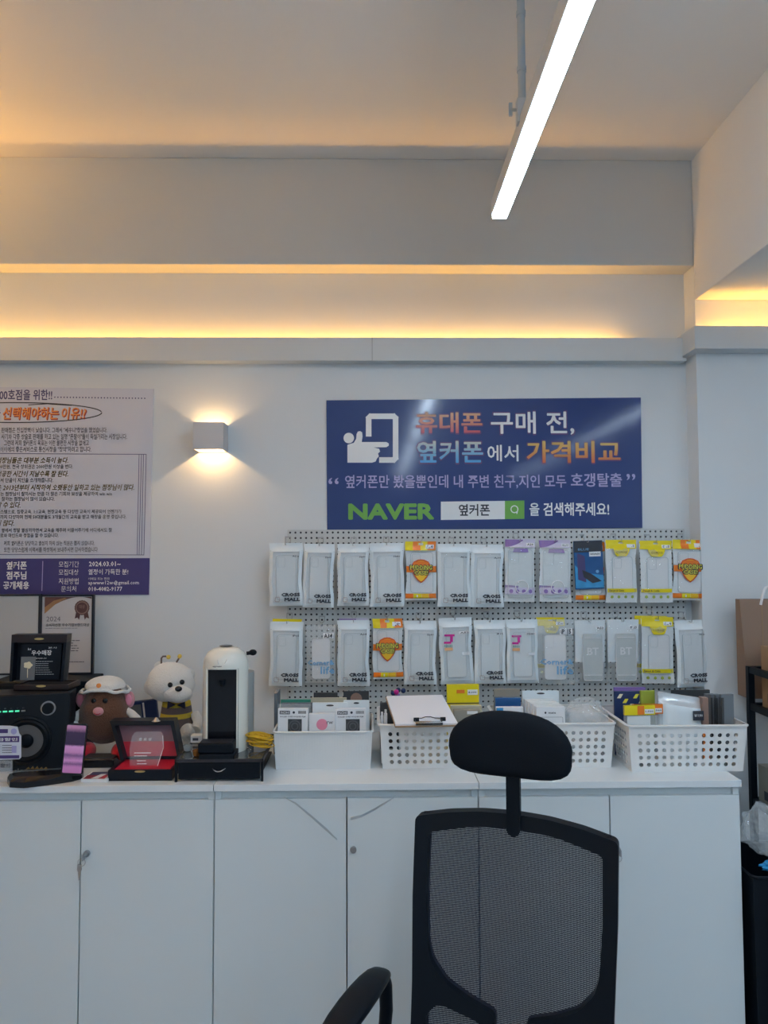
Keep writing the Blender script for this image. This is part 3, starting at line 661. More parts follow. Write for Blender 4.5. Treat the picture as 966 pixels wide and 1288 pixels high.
        text(MB(), 'BT', -half+w*.38, -half+w*.74, -h*.56, -h*.44, y=-.0085, bold=.02).build('lettering', 'label_white', t)
        for v_ in (.28, .88): MB().box(-half+w*.30, -half+w*.83, -.0088, -.0052, -h*(v_+.008), -h*v_).build('case_stripe', 'label_white', t)
        label_tag(.66, .94, .10, .15)
    return t

def hook(x, y, Y1, label, group):    # wire display hook from the board to the front pack
    a = PY(x, y, Y1); t = thing('display_hook', label, 'hook', (a.x, YP, a.z), 0, group); L = Y1-YP
    MB().tube([(-.010, -.001, .035), (-.010, -.004, .016), (0, -.012, .010), (0, L-.006, .004), (0, L-.012, .006), (0, L-.014, .014)], .0014, 6).tube([(.010, -.001, .035), (.010, -.004, .016), (0, -.012, .010)], .0014, 6)\
        .build('wire', 'grey_metal', t, True)
    MB().box(-.011, .011, -.0025, -.0005, .032, .037, bev=.0005).build('hook_plate', 'grey_metal', t)

ordw = ['leftmost', 'second', 'third', 'fourth', 'fifth', 'sixth', 'seventh', 'eighth', 'ninth', 'tenth', 'eleventh', 'twelfth', 'rightmost']
top = [('cross', (338, 683, 380.5, 762), 'white zip phone case bag with dark block lettering, leftmost of the top row', -.01),
       ('cross', (382, 684, 421, 764), 'white zip phone case bag, second from left in the top row', .02),
       ('cross', (424, 684, 464, 762), 'white zip phone case bag, third from left in the top row', 0),
       ('cross', (464.5, 683, 508, 763), 'white zip phone case bag just left of the upper orange pudding pack', -.01),
       ('pudding', (510, 681, 549, 755), 'orange and yellow shield-print case pack, fifth from left in the top row', 0),
       ('cross', (549.5, 684, 591.5, 763), 'white zip phone case bag just right of the upper middle orange pack', 0),
       ('cross', (591, 685, 633, 764), 'white zip phone case bag left of the two purple packs', .01),
       ('purple', (635, 678, 673, 757), 'clear pack with purple swoosh header, left of the purple pair', .02),
       ('purple', (678, 679, 718, 757), 'clear pack with purple header, right of the purple pair', .01),
       ('film', (721, 680, 757, 741), 'dark blue screen film packet in the top row', -.03),
       ('yellow', (761, 679, 800, 758), 'yellow-headed clear case pack beside the dark blue packet', 0),
       ('yellow', (804, 680, 845, 758), 'yellow-headed clear case pack left of the rightmost orange pack, top row', 0),
       ('pudding', (846, 679, 887, 755), 'orange shield-print case pack at the top right end of the pegboard', .02)]
bot = [('cross', (340, 782, 382, 863), 'white zip phone case bag in front of a yellow header, leftmost of the lower row', .02),
       ('clearblue', (384, 786, 422, 859), 'clear bag with pale blue lettering, second from left in the lower row', -.01),
       ('cross', (424, 780, 465, 863), 'white zip phone case bag left of the lower orange pack', 0),
       ('pudding', (468, 778, 506, 854), 'orange and yellow shield-print case pack in the lower row', -.01),
       ('cross', (508, 781, 549, 861), 'white zip phone case bag right of the lower orange pack', .01),
       ('jay', (551, 777, 593, 860), 'white pack with magenta monogram over the yellow basket pack', -.03),
       ('cross', (596, 780, 636, 860), 'white zip phone case bag between the two magenta monogram packs', 0),
       ('jay', (636, 779, 676, 859), 'white pack with magenta monogram, right one of the two, lower row', -.01),
       ('clearblue', (675, 779, 722, 861), 'wide crinkled clear bag with pale blue lettering, lower row middle', 0),
       ('letters', (722, 780, 762, 858), 'clear bag holding a pale case with two raised letters, left one', 0),
       ('letters', (763, 779, 804, 858), 'clear bag holding a pale case with two raised letters, right one', 0),
       ('yellow', (806, 776, 847, 860), 'yellow-headed clear case pack in the lower row', .01),
       ('cross', (848, 780, 889, 864), 'white zip phone case bag at the lower right end of the pegboard', -.03)]
for r_, rows in enumerate((top, bot)):
    for i, (kd, px, lb, rot) in enumerate(rows):
        Y = 2.795 - .004*((i*7+r_) % 3)
        t = pack(kd, px, Y, lb, (GT, GB)[r_], 11+i+r_*20, rot, 'screen_film_packet' if kd == 'film' else 'phone_case_pack')
        hook((px[0]+px[2])/2, px[1]+3.6, Y-.012, '%s wire display hook of the %s pegboard row' % (ordw[i] if i in (0, 12) else ordw[i]+' from left', ('top', 'lower')[r_]), ('hooks of the top row', 'hooks of the lower row')[r_])
def backpack(kind, px, lb, grp, seed, dY=.03, rot=0): pack(kind, px, 2.795+dY, lb, grp, seed, rot)
backpack('pudding', (722, 682, 760, 757), 'orange shield-print pack hanging behind the dark blue packet', GT, 61, .018, .0)
backpack('yellow', (343, 778.5, 380.5, 858), 'yellow-headed pack hidden behind the leftmost lower white bag', GB, 62, .03, .02)
backpack('purple', (426, 777.5, 462, 856), 'purple-headed pack hidden behind the third lower white bag', GB, 63, .03, 0)
backpack('yellow', (674, 776.5, 710, 852), 'yellow-headed pack hidden behind the wide crinkled clear bag', GB, 64, .03, .01)
backpack('yellow', (797, 774.5, 838, 852), 'yellow-headed pack peeking out left behind the lower yellow pack', GB, 65, .03, .02)

# ------------------------------------------------------------------ baskets
def basket(name, label, px0, px1, ybase, yrim, depth, taper, perfd, m, Ybase=None, left_hidden=False, nxh=13, sidepts=None):
    a = PZ(px0, ybase, ZT); b = PZ(px1, ybase, ZT); Yf = (a.y+b.y)/2; w0 = b.x-a.x
    zr = PY((px0+px1)/2, yrim, Yf-taper).z-ZT
    t = thing(name, label, 'basket', ((a.x+b.x)/2, Yf, ZT), 0, 'storage baskets on the cabinets')
    h = zr; tp = taper; th = .0022
    def wall(axis, sgn):
        Lb, Lt = (w0/2, w0/2+tp) if axis == 'x' else (depth/2, depth/2+tp)
        def fn(u, z, d):
            k = z/h; L = 2*(Lb+(Lt-Lb)*k); s = (u-.5)*L; off = (tp*k)-d
            return (s, -off, z) if (axis, sgn) == ('x', -1) else (s, depth+off, z) if axis == 'x' else (sgn*(w0/2+off), depth/2+s, z)
        return fn
    for nm, ax, sg, L in (('front_wall', 'x', -1, w0), ('rear_wall', 'x', 1, w0), ('side_wall', 'y', -1, depth), ('side_wall', 'y', 1, depth)):
        fn = wall(ax, sg); mb = MB()
        if perfd:
            n_ = nxh if ax == 'x' else max(4, round(nxh*depth/w0)); mx_ = .055 if ax == 'x' else .1; zl, zh = h*.075, h*.86
            g = lambda u, z, d: fn(mx_+(1-2*mx_)*u/1.0, zl+z, d)
            rr = .0064/(L*(1-2*mx_))
            cw = 1/n_
            for i in range(n_):
                for j in range(5):
                    cx, cz = (i+.5)*cw, (j+.5)*(zh-zl)/5; ou = []; inn = []; bk = []
                    for k in range(16):
                        an = pi/8*k; q_ = max(abs(cos(an)), abs(sin(an)))
                        ou.append(g(cx+cos(an)/q_*cw/2, cz+sin(an)/q_*(zh-zl)/10, 0)); inn.append(g(cx+rr*cos(an), cz+.0064*sin(an), 0)); bk.append(g(cx+rr*cos(an), cz+.0064*sin(an), th))
                    mb.add(ou+inn+bk, [(k, (k+1) % 16, 16+(k+1) % 16, 16+k) for k in range(16)]+[(16+k, 16+(k+1) % 16, 32+(k+1) % 16, 32+k) for k in range(16)])
            for u0_, u1_, z0_, z1_ in ((0, mx_, 0, h), (1-mx_, 1, 0, h), (mx_, 1-mx_, 0, zl), (mx_, 1-mx_, zh, h)):
                mb.add([fn(u0_, z0_, 0), fn(u1_, z0_, 0), fn(u1_, z1_, 0), fn(u0_, z1_, 0)], [(0, 1, 2, 3)])
        else:
            n_ = 60 if ax == 'x' else 36; vs = []; fs = []
            for i in range(n_*2+1):
                d = .0006 if (i//1) % 2 else 0
                if i/(2*n_) < .02 or i/(2*n_) > .98: d = 0
                for z in (0, h*.04, h*.045, h*.93, h*.935, h): vs.append(fn(i/(2*n_), z, d if h*.042 < z < h*.934 else 0))
            for i in range(n_*2):
                for j in range(5): fs.append((i*6+j, (i+1)*6+j, (i+1)*6+j+1, i*6+j+1))
            mb.add(vs, fs)
            mb.add([fn(0, 0, th+.001), fn(1, 0, th+.001), fn(1, h, th+.001), fn(0, h, th+.001)], [(0, 1, 2, 3)])
        mb.build(nm, m, t)
    MB().box(-w0/2, w0/2, 0, depth, 0, .003).build('base', m, t)
    wr, dr = w0/2+tp, tp; ro = .007 if perfd else .004
    def ring(o_, z): return [(x, y, z) for x, y in rrect(-wr-o_, wr+o_, -dr-o_, depth+dr+o_, .012+o_, 4)]
    R = [ring(-.001, h-.003), ring(ro, h-.004), ring(ro+.001, h), ring(ro-.002, h+.002), ring(-.002, h+.002)]
    n_ = len(R[0]); vs = [p for q_ in R for p in q_]; MB().add(vs, [(i*n_+j, i*n_+(j+1) % n_, ((i+1) % 5)*n_+(j+1) % n_, ((i+1) % 5)*n_+j) for i in range(5) for j in range(n_)]).build('rim', m, t, True)
    return t, Yf, h
GBK = 'storage baskets on the cabinets'
k1, Y1, h1 = basket('storage_bin', 'ribbed white storage bin filled with small accessory boxes, left of the baskets', 347, 466, 967.5, 920.5, .24, .006, False, 'bin_white')
k2, Y2, h2 = basket('perforated_basket', 'perforated white basket with a clipboard lying on top', 481.5, 611, 966.5, 911, .25, .010, True, 'basket_white', nxh=12)
k3, Y3, h3 = basket('perforated_basket', 'perforated white basket half hidden behind the headrest, holding crinkled plastic', 635, 769.5, 965.5, 910, .25, .010, True, 'basket_white', nxh=13)
k4, Y4, h4 = basket('perforated_basket', 'big perforated white basket at the right end of the cabinets', 794, 935.5, 970.5, 912.5, .27, .012, True, 'basket_white', nxh=13)

def card(name, label, cat, px, Y, m, zb=ZT+.012, thick=.008, tilt=.0, group=None, hole=False, rz=0, r=.003):
    """upright box or card: px = (x0, ytop, x1) as seen at depth Y, standing on zb"""
    a = PY(px[0], px[1], Y); b = PY(px[2], px[1], Y); w = b.x-a.x; h = a.z-zb
    t = thing(name, label, cat, ((a.x+b.x)/2, Y, zb), rz, group); t.rotation_euler = (-tilt, 0, rz)
    mb = MB()
    if hole:
        pts = rrect(-w/2, w/2, 0, h, r, 3)
        mb.prism(pts, 0, thick); mb.build('pack_body', m, t)
        MB().prism([(w*.11*cos(2*pi*i/16), h-.009+.003*sin(2*pi*i/16)) for i in range(16)], -.0006, 0).build('hang_slot', 'dark_card', t)
    else: mb.box(-w/2, w/2, 0, thick, 0, h, bev=min(.0012, thick*.3)).build('box', m, t)
    return t, w, h
G1 = 'accessory boxes in the ribbed bin'
for k_, (x0, x1, lb) in enumerate(((349, 387, 'white accessory box with printed photo, left front of the ribbed bin'), (422, 460, 'white accessory box with printed photo, right front of the ribbed bin'))):
    t, w, h = card('accessory_box', lb, 'box', (x0, 892+k_*.2, x1), Y1+.035+.012*k_, 'paper_white', thick=.02, group=G1, tilt=.04, rz=(-.05, .02)[k_])
    MB().box(-w*.44, -w*.10, -.0006, 0, h-.018, h-.007).build('logo_block', 'dark_print', t)
    text(MB(), 'INOHI', -w*.41, -w*.13, h-.0165, h-.0085, y=-.001, bold=.04).build('lettering', 'label_white', t)
    bc = MB()
    for i in range(9): bc.box(w*.18+i*w*.03, w*.18+i*w*.03+w*.016, -.0006, 0, h-.016, h-.007)
    bc.build('barcode', 'dark_print', t)
    MB().prism([(w*.03+.004*cos(2*pi*i/16), h-.012+.004*sin(2*pi*i/16)) for i in range(16)], -.0006, 0).build('hang_hole', 'dark_print', t)
    text(MB(), 'ROLLED CORD HOLDER FILM', -w*.42, w*.42, h-.0275, h-.023, y=-.001, bold=.02, res=1).build('lettering', 'grey_print', t)
    MB().box(-w*.16, w*.30, -.0008, 0, h-.075, h-.033).build('picture', 'dark_card', t)
    MB().lathe([(.016, 0), (.020, 0)], 20, Matrix.Translation((w*.07, -.0012, h-.056)) @ Matrix.Rotation(pi/2, 4, 'X')).lathe([(.008, 0), (.012, 0)], 20, Matrix.Translation((w*.07, -.0012, h-.056)) @ Matrix.Rotation(pi/2, 4, 'X')).build('cable_picture', 'speaker_cone', t)
t, w, h = card('accessory_box', 'white box with pink dotted circle between the two photo boxes', 'box', (388.5, 898, 421.5), Y1+.04, 'paper_white', thick=.018, group=G1)
MB().prism([(.018*cos(2*pi*i/24), h-.034+.018*sin(2*pi*i/24)) for i in range(24)], -.0006, 0).build('pink_circle', 'pink_print', t)
text(MB(), 'rw', w*.18, w*.42, h-.033, h-.024, y=-.001, bold=0).build('lettering', 'dark_print', t)
card('hanging_card_pack', 'pale pack with hang slot in the middle of the ribbed bin', 'pack', (393, 884, 437), Y1+.085, 'bag_white', thick=.006, group=G1, hole=True)
card('hanging_card_pack', 'pale pack with hang slot behind the right photo box', 'pack', (432, 881, 464.5), Y1+.12, 'bag_white', thick=.006, group=G1, hole=True)
card('accessory_packet', 'greyish packet behind the left photo box in the ribbed bin', 'packet', (349, 886, 391), Y1+.09, 'bag_film', thick=.01, group=G1, rz=-.04)
card('accessory_packet', 'second greyish packet behind the left photo box, a little taller', 'packet', (354, 884, 393), Y1+.12, 'grey_card', thick=.006, group=G1)
card('accessory_packet', 'dark green topped packet at the back left of the ribbed bin', 'packet', (353, 880, 391), Y1+.17, 'teal_print', thick=.006, group=G1)
card('accessory_packet', 'olive grey packet at the back middle of the ribbed bin', 'packet', (391, 877.5, 436), Y1+.14, 'beige_card', thick=.006, group=G1, tilt=-.02)
card('accessory_packet', 'dark brown packet at the back middle of the ribbed bin', 'packet', (394.5, 871.5, 424.5), Y1+.20, 'dark_card', thick=.01, group=G1)
t, w, h = card('accessory_packet', 'dark packet with round beige picture at the back right of the ribbed bin', 'packet', (432, 869.5, 464), Y1+.19, 'dark_card', thick=.008, group=G1)
MB().prism([(.020*cos(2*pi*i/24), h-.026+.020*sin(2*pi*i/24)) for i in range(24)], -.001, 0).build('round_print', 'cert_tan', t)
card('accessory_packet', 'dark thin packet leaning at the left side wall of the ribbed bin', 'packet', (344.8, 872, 349), Y1+.16, 'grey_card', thick=.08, group=G1)

# clipboard on basket 2
za = ZT+h2+.012
p0 = PZ(497, 914, za); p1 = PZ(577.5, 912.5, za); 
yb_, zb_ = p0.y+.19, za+.042
q0 = PY(485, 877, p0.y+.19); q1 = PY(557, 875.5, p0.y+.19)
t = thing('clipboard', 'clipboard with a stack of white paper lying over the perforated basket', 'clipboard', tuple(p0))
loc = lambda p, dz=0: (p[0]-p0.x, p[1]-p0.y, p[2]-p0.z+dz)
def slab(mb, c4, d0, d1): 
    n_ = (Vector(c4[1])-Vector(c4[0])).cross(Vector(c4[3])-Vector(c4[0])).normalized()
    mb.add([tuple(Vector(c)+n_*d0) for c in c4]+[tuple(Vector(c)+n_*d1) for c in c4], [(0, 3, 2, 1), (4, 5, 6, 7), (0, 1, 5, 4), (1, 2, 6, 5), (2, 3, 7, 6), (3, 0, 4, 7)]); return mb
c4 = [loc(p0), loc(p1), loc(q1), loc(q0)]
slab(MB(), c4, -.004, 0).build('board', 'cardboard', t)
def ins(c4, a, b, c, d):
    A, B_, C_, D = map(Vector, c4); f = lambda u, v: tuple(A.lerp(B_, u).lerp(D.lerp(C_, u), v)); return [f(a, c), f(b, c), f(b, d), f(a, d)]
slab(MB(), ins(c4, .01, .985, .02, .985), .0003, .006).build('paper_stack', 'paper', t)
cl = slab(MB(), ins(c4, .32, .74, -.02, .06), .006, .011).build('clip_plate', 'chrome', t)
A, Bv = Vector(ins(c4, .32, .74, .03, .06)[0]), Vector(ins(c4, .32, .74, .03, .06)[1])
ux = (Bv-A).normalized()
MB().tube([A+Vector((0, 0, .014)), A+Vector((0, .02, .016)), A.lerp(Bv, .25)+Vector((0, .02, .017)), A.lerp(Bv, .4)+Vector((0, .032, .018)), A.lerp(Bv, .6)+Vector((0, .032, .018)), A.lerp(Bv, .75)+Vector((0, .02, .017)), Bv+Vector((0, .02, .016)), Bv+Vector((0, 0, .014))], .0014, 6).build('clip_wire', 'dark_metal', cl, True)
cp = MB()
for P_ in (A, Bv): cp.cyl(P_-ux*.004+Vector((0, .012, .015)), P_+ux*.012+Vector((0, .012, .015)), .006, n=12)
cp.build('clip_cap', 'black_plastic', cl, True)
G2 = 'contents of the clipboard basket'
t, w, h = card('yellow_case_pack', 'yellow pack with orange print sticking up beside the clipboard', 'pack', (562, 861, 602.5), Y2+.17, 'pack_yellow', thick=.012, group=G2, rz=.05)
MB().box(-w*.20, w*.05, -.0008, 0, h-.030, h-.018).build('orange_print', 'pack_orange', t); l_ = MB().box(w*.14, w*.46, -.001, 0, h-.036, h-.018).build('price_tag', 'label_white', t)
text(MB(), '8,000', w*.17, w*.42, h-.031, h-.024, y=-.0015, bold=.02, res=1).build('tag_lettering', 'dark_print', l_)
MB().box(-w*.5, w*.5, -.0006, .0, h*.70, h*.72).build('seam', 'olive_print', t)
card('flat_packet', 'beige flat packet in front of the yellow pack by the clipboard', 'packet', (567, 888, 606), Y2+.10, 'beige_card', thick=.02, group=G2)
t, w, h = card('flat_packet', 'grey packet with white tag beside the headrest edge', 'packet', (571, 893, 604), Y2+.07, 'carton_grey', thick=.02, group=G2)
MB().box(0, w*.4, -.001, 0, h-.014, h-.004).build('price_tag', 'label_white', t)
for i, (x, y, r_) in enumerate(((480.5, 897, .005), (485, 894, .0055))):
    a = PY(x, y, Y2+.05); o_ = MB().cyl((0, 0, 0), (0, 0, a.z-ZT-.012), r_, n=16).cyl((0, 0, a.z-ZT-.012), (0, 0, a.z-ZT), r_*.7, n=12).build('marker_pen', 'label_white', smooth=True, at=(a.x, a.y, ZT+.004))
    tag(o_, ('shorter', 'taller')[i]+' white pen standing at the left end of the clipboard basket', 'pen', 'white pens in the clipboard basket')
a = PY(500, 870, Y2+.21)
t = thing('toy_keyring', 'dark pink and navy beaded trinket behind the clipboard', 'trinket', (a.x, a.y, a.z-.02), group=G2)
for k_ in range(9):
    an = k_*.9; MB().ball((.038*cos(an)*(k_/9), .01*sin(an), .008+.016*sin(k_*1.7)), .009, 10).build('bead', ('pack_purple', 'navy_pattern', 'magenta_print')[k_ % 3] if k_ % 3 < 2 or k_ == 5 else 'navy_pattern', t, True)
MB().cyl((0, 0, -(a.z-.02-ZT-.004)), (0, 0, .01), .004, n=8).build('stem', 'dark_card', t)
card('dark_packet', 'dark packet at the back left of the clipboard basket', 'packet', (478, 884, 497), Y2+.19, 'dark_card', thick=.01, group=G2)
# basket 3
G3 = 'contents of the basket behind the headrest'
card('hanging_card_pack', 'white hanging card pack at the back left of the plastic-filled basket', 'pack', (657, 869, 703), Y3+.17, 'bag_white', thick=.006, group=G3, hole=True)
for k_ in range(5):
    t, w, h = card('charger_box', 'white slim charger box, %s in the stepped row behind the headrest' % ('rearmost', 'second from back', 'middle one', 'second from front', 'front one')[k_], 'box', (660+k_*3.6, 880+k_*2.4, 697+k_*3.4), Y3+.13-.022*k_, 'paper_white', thick=.016, group=G3)
    if k_ == 4:
        MB().prism([(-w*.18+.003*cos(2*pi*i/12), h-.018+.0035*sin(2*pi*i/12)) for i in range(12)], -.0006, 0).build('logo_mark', 'dark_print', t)
        text(MB(), 'mate', -w*.08, w*.18, h-.021, h-.015, y=-.001, bold=.02, res=1).build('lettering', 'dark_print', t)
        MB().tube([(p[0], -.0004, p[1]) for p in rrect(-w*.42, w*.42, h-.09, h-.032, .004)], .0006, 4, True).build('outline_print', 'grey_print', t)
t, w, h = card('patterned_box', 'box with teal picture top behind the headrest', 'box', (623, 878, 655), Y3+.15, 'film_blue', thick=.02, group=G3)
t, w, h = card('patterned_box', 'white box with blue corner just above the headrest', 'box', (624.5, 890, 658), Y3+.09, 'paper_white', thick=.02, group=G3)
MB().box(-w*.5, -w*.25, -.001, .002, h-.010, h-.001).build('blue_corner', 'film_cyan', t)
card('dark_packet', 'pale board with black edge standing at the pegboard behind the headrest', 'packet', (621, 867, 654), Y3+.24, 'carton_grey', thick=.006, group=G3)
def crumple(name, m, c, r, seed, parent, amp=.35):
    def fn(q): n_ = noise.noise(q*2.2+Vector((seed, 0, 0)))*amp+abs(noise.noise(q*5.5+Vector((0, seed, 0))))*amp*.7; return q*(1+n_)
    return MB().ball(c, r, 44, fn).build(name, m, parent)
a = PZ(737, 905, ZT+.12)
t = thing('crinkled_plastic_bag', 'crinkled clear plastic bag bulging out of the basket right of the headrest', 'plastic bag', (a.x-.005, Y3+.12, ZT+.006), group=G3)
crumple('film', 'crinkle', (0, 0, .105), (.072, .062, .080), 3, t, .2); crumple('inner_film', 'crinkle', (-.01, 0, .09), (.062, .055, .07), 8, t, .3)
card('barcode_packet', 'pale packet with barcode under the crinkled plastic', 'packet', (717, 898, 765), Y3+.035, 'bag_film', thick=.015, group=G3)
# basket 4
G4 = 'contents of the right end basket'
t, w, h = card('patterned_pack', 'navy pack with yellow diagonal pattern at the back left of the right basket', 'pack', (773, 870, 812), Y4+.14, 'navy_pattern', thick=.012, group=G4, rz=-.05)
for k_ in range(6):
    cx_, cz_ = -w*.42+w*.17*k_, h-.014-.016*(k_ % 3)
    MB().prism([(cx_, cz_-.008), (cx_+.012, cz_-.008), (cx_+.020, cz_+.006), (cx_+.009, cz_+.006)], -.0008, 0).build('diagonal_print', 'mustard_text' if k_ % 2 else 'beige_print', t)
card('patterned_pack', 'purple-topped pack behind the navy pattern pack', 'pack', (772, 864.5, 812), Y4+.20, 'pack_purple', thick=.006, group=G4)
card('patterned_pack', 'olive yellow pack between the navy pack and the silver bag', 'pack', (806, 869, 824), Y4+.13, 'leaf_print', thick=.012, group=G4, rz=.1)
for k_, (x0, x1, y_, dy, mm) in enumerate(((785, 824, 887.5, .05, 'pack_yellow'), (796, 834, 886.3, .075, 'pack_orange'), (806, 841, 888, .10, 'pack_orange'))):
    t, w, h = card('orange_case_pack', 'orange and yellow headed case pack, %s in the right basket' % ('front one', 'middle one', 'rear one')[k_], 'pack', (x0, y_, x1), Y4+dy, 'clear_film' if k_ == 0 else 'bag_film', thick=.010, group=G4, rz=.06)
    MB().box(-w/2, w/2, -.0015, .0105, h-.030, h).build('header_card', mm, t); 
    if k_ == 0: MB().box(w*.0-.008, w*.0+.014, -.002, -.0015, h-.029, h-.001).build('header_block', 'pack_orange', t); MB().box(-w*.4, w*.35, .001, .006, 0, h-.034).build('case', 'back_card', t)
    l_ = MB().box(w*.16, w*.46, -.0022, -.0016, h-.026, h-.012).build('price_tag', 'label_white', t); text(MB(), '1,500', w*.18, w*.44, h-.022, h-.016, y=-.0026, bold=.02, res=1).build('tag_lettering', 'dark_print', l_)
a = PY(828, 866, Y4+.15); b = PY(884, 881, Y4+.09)
t = thing('silver_zip_bag', 'shiny silver white zip bag with black label in the right basket', 'bag', (PY(856, 890, Y4+.09).x, Y4+.09, ZT+.012), rz=0, group=G4)
w = PY(884, 881, Y4+.09).x-PY(828, 881, Y4+.09).x; h = PY(856, 870, Y4+.09).z-ZT-.012; S = surf_fn(w, h, .02, .1, 77)
sh = lambda x, z: (x*1.0, S(x, z), z+h-(.022*(x/w+.5))); vs = [sh(-w/2+w*i/16, -h+h*j/20) for j in range(21) for i in range(17)]
MB().add(vs, [(j*17+i, j*17+i+1, (j+1)*17+i+1, (j+1)*17+i) for j in range(20) for i in range(16) if not j > 16]).build('front_sheet', 'bag_white', t, True)
MB().add(vs, [(j*17+i, j*17+i+1, (j+1)*17+i+1, (j+1)*17+i) for j in range(20) for i in range(16) if j > 16]).build('header_sheet', 'silver_bag', t, True)
MB().add([(x, .012, z) for x, y, z in vs[::16][:2]]+[(-w/2, .01, h), (w/2, .01, h-.022), (w/2, .01, 0), (-w/2, .01, 0)], [(2, 3, 4, 5)]).build('back_sheet', 'silver_bag', t)
l_ = MB().box(w*.20, w*.44, -.0262, -.0254, h*.60, h*.74).build('black_label', 'dark_print', t)
text(MB(), '₩19,900', w*.23, w*.41, h*.645, h*.695, y=-.0268, bold=.02, res=1).build('label_lettering', 'label_white', l_)
MB().tube([(w*.38+.007*cos(2*pi*i/16), -.0255, h*.48+.007*sin(2*pi*i/16)) for i in range(16)], .0006, 4, True).build('round_mark', 'dark_print', t)
o_, w, h = card('orange_strip_pack', 'thin pack with orange foot next to the silver bag', 'pack', (883.5, 878, 891), Y4+.07, 'cert_tan', thick=.03, group=G4)
MB().box(-w/2-.0004, w/2+.0004, -.001, .001, 0, h*.45).build('orange_foot', 'pack_orange', o_)
for k_ in range(4):
    t, w, h = card('grey_folder', 'dark grey film folder, %s of four standing at the right of the end basket' % ('leftmost', 'second', 'third', 'rightmost')[k_], 'folder', (887+k_*6.5, 873+k_*.5-(k_ == 3)*1, 899+k_*6.5+(k_ == 3)*5), Y4+.19-.045*k_, 'grey_card', thick=.012, group='grey folders in the right basket', rz=.15)
    MB().box(-w*.5, -w*.32, -.001, .013, .01, h-.01).build('spine_edge', 'dark_card', t)
card('black_packet', 'black packet lying behind the silver bag and folders', 'packet', (845, 868, 893), Y4+.24, 'dark_card', thick=.01, group=G4)

# ------------------------------------------------------------------ coffee machine on its drawer rack
a = PZ(219.5, 984, ZT); b = PZ(331, 983, ZT); Yr = (a.y+b.y)/2; w = b.x-a.x
zt = PY(275, 955.5, Yr).z-ZT; dR = .30
t = thing('capsule_drawer', 'black capsule drawer rack with smoked glass top under the coffee machine', 'drawer rack', ((a.x+b.x)/2, Yr, ZT))
MB().box(-w/2+.004, w/2-.004, .004, dR, zt-.004, zt, bev=.001).build('glass_top', 'smoked_glass', t)
fr = MB().box(-w/2, w/2, 0, .006, zt-.008, zt+.001).box(-w/2, -w/2+.005, 0, dR, zt-.008, zt+.002).box(w/2-.005, w/2, 0, dR, zt-.008, zt+.002)
fr.box(-w/2, w/2, dR-.005, dR, zt-.008, zt+.002); fr.build('frame', 'dark_metal', t)
for x in (-w/2+.0035, w/2-.0035):
    for y in (.0035, dR-.0035): MB().box(x-.0035, x+.0035, y-.0035, y+.0035, 0, zt-.008).build('leg', 'black_plastic', t)
d = MB().box(-w/2+.010, w/2-.010, .002, .012, .008, zt-.010, bev=.001).box(-w/2+.012, w/2-.012, .012, dR-.02, .008, .014).build('drawer', 'black_plastic', t)
MB().tube([(-.019+.038*k/8, -.012+.012*abs(k/4-1)**3, zt*.56-.006*sin(pi*k/8)+.003) for k in range(9)], .0016, 8).build('handle', 'chrome', d, True)
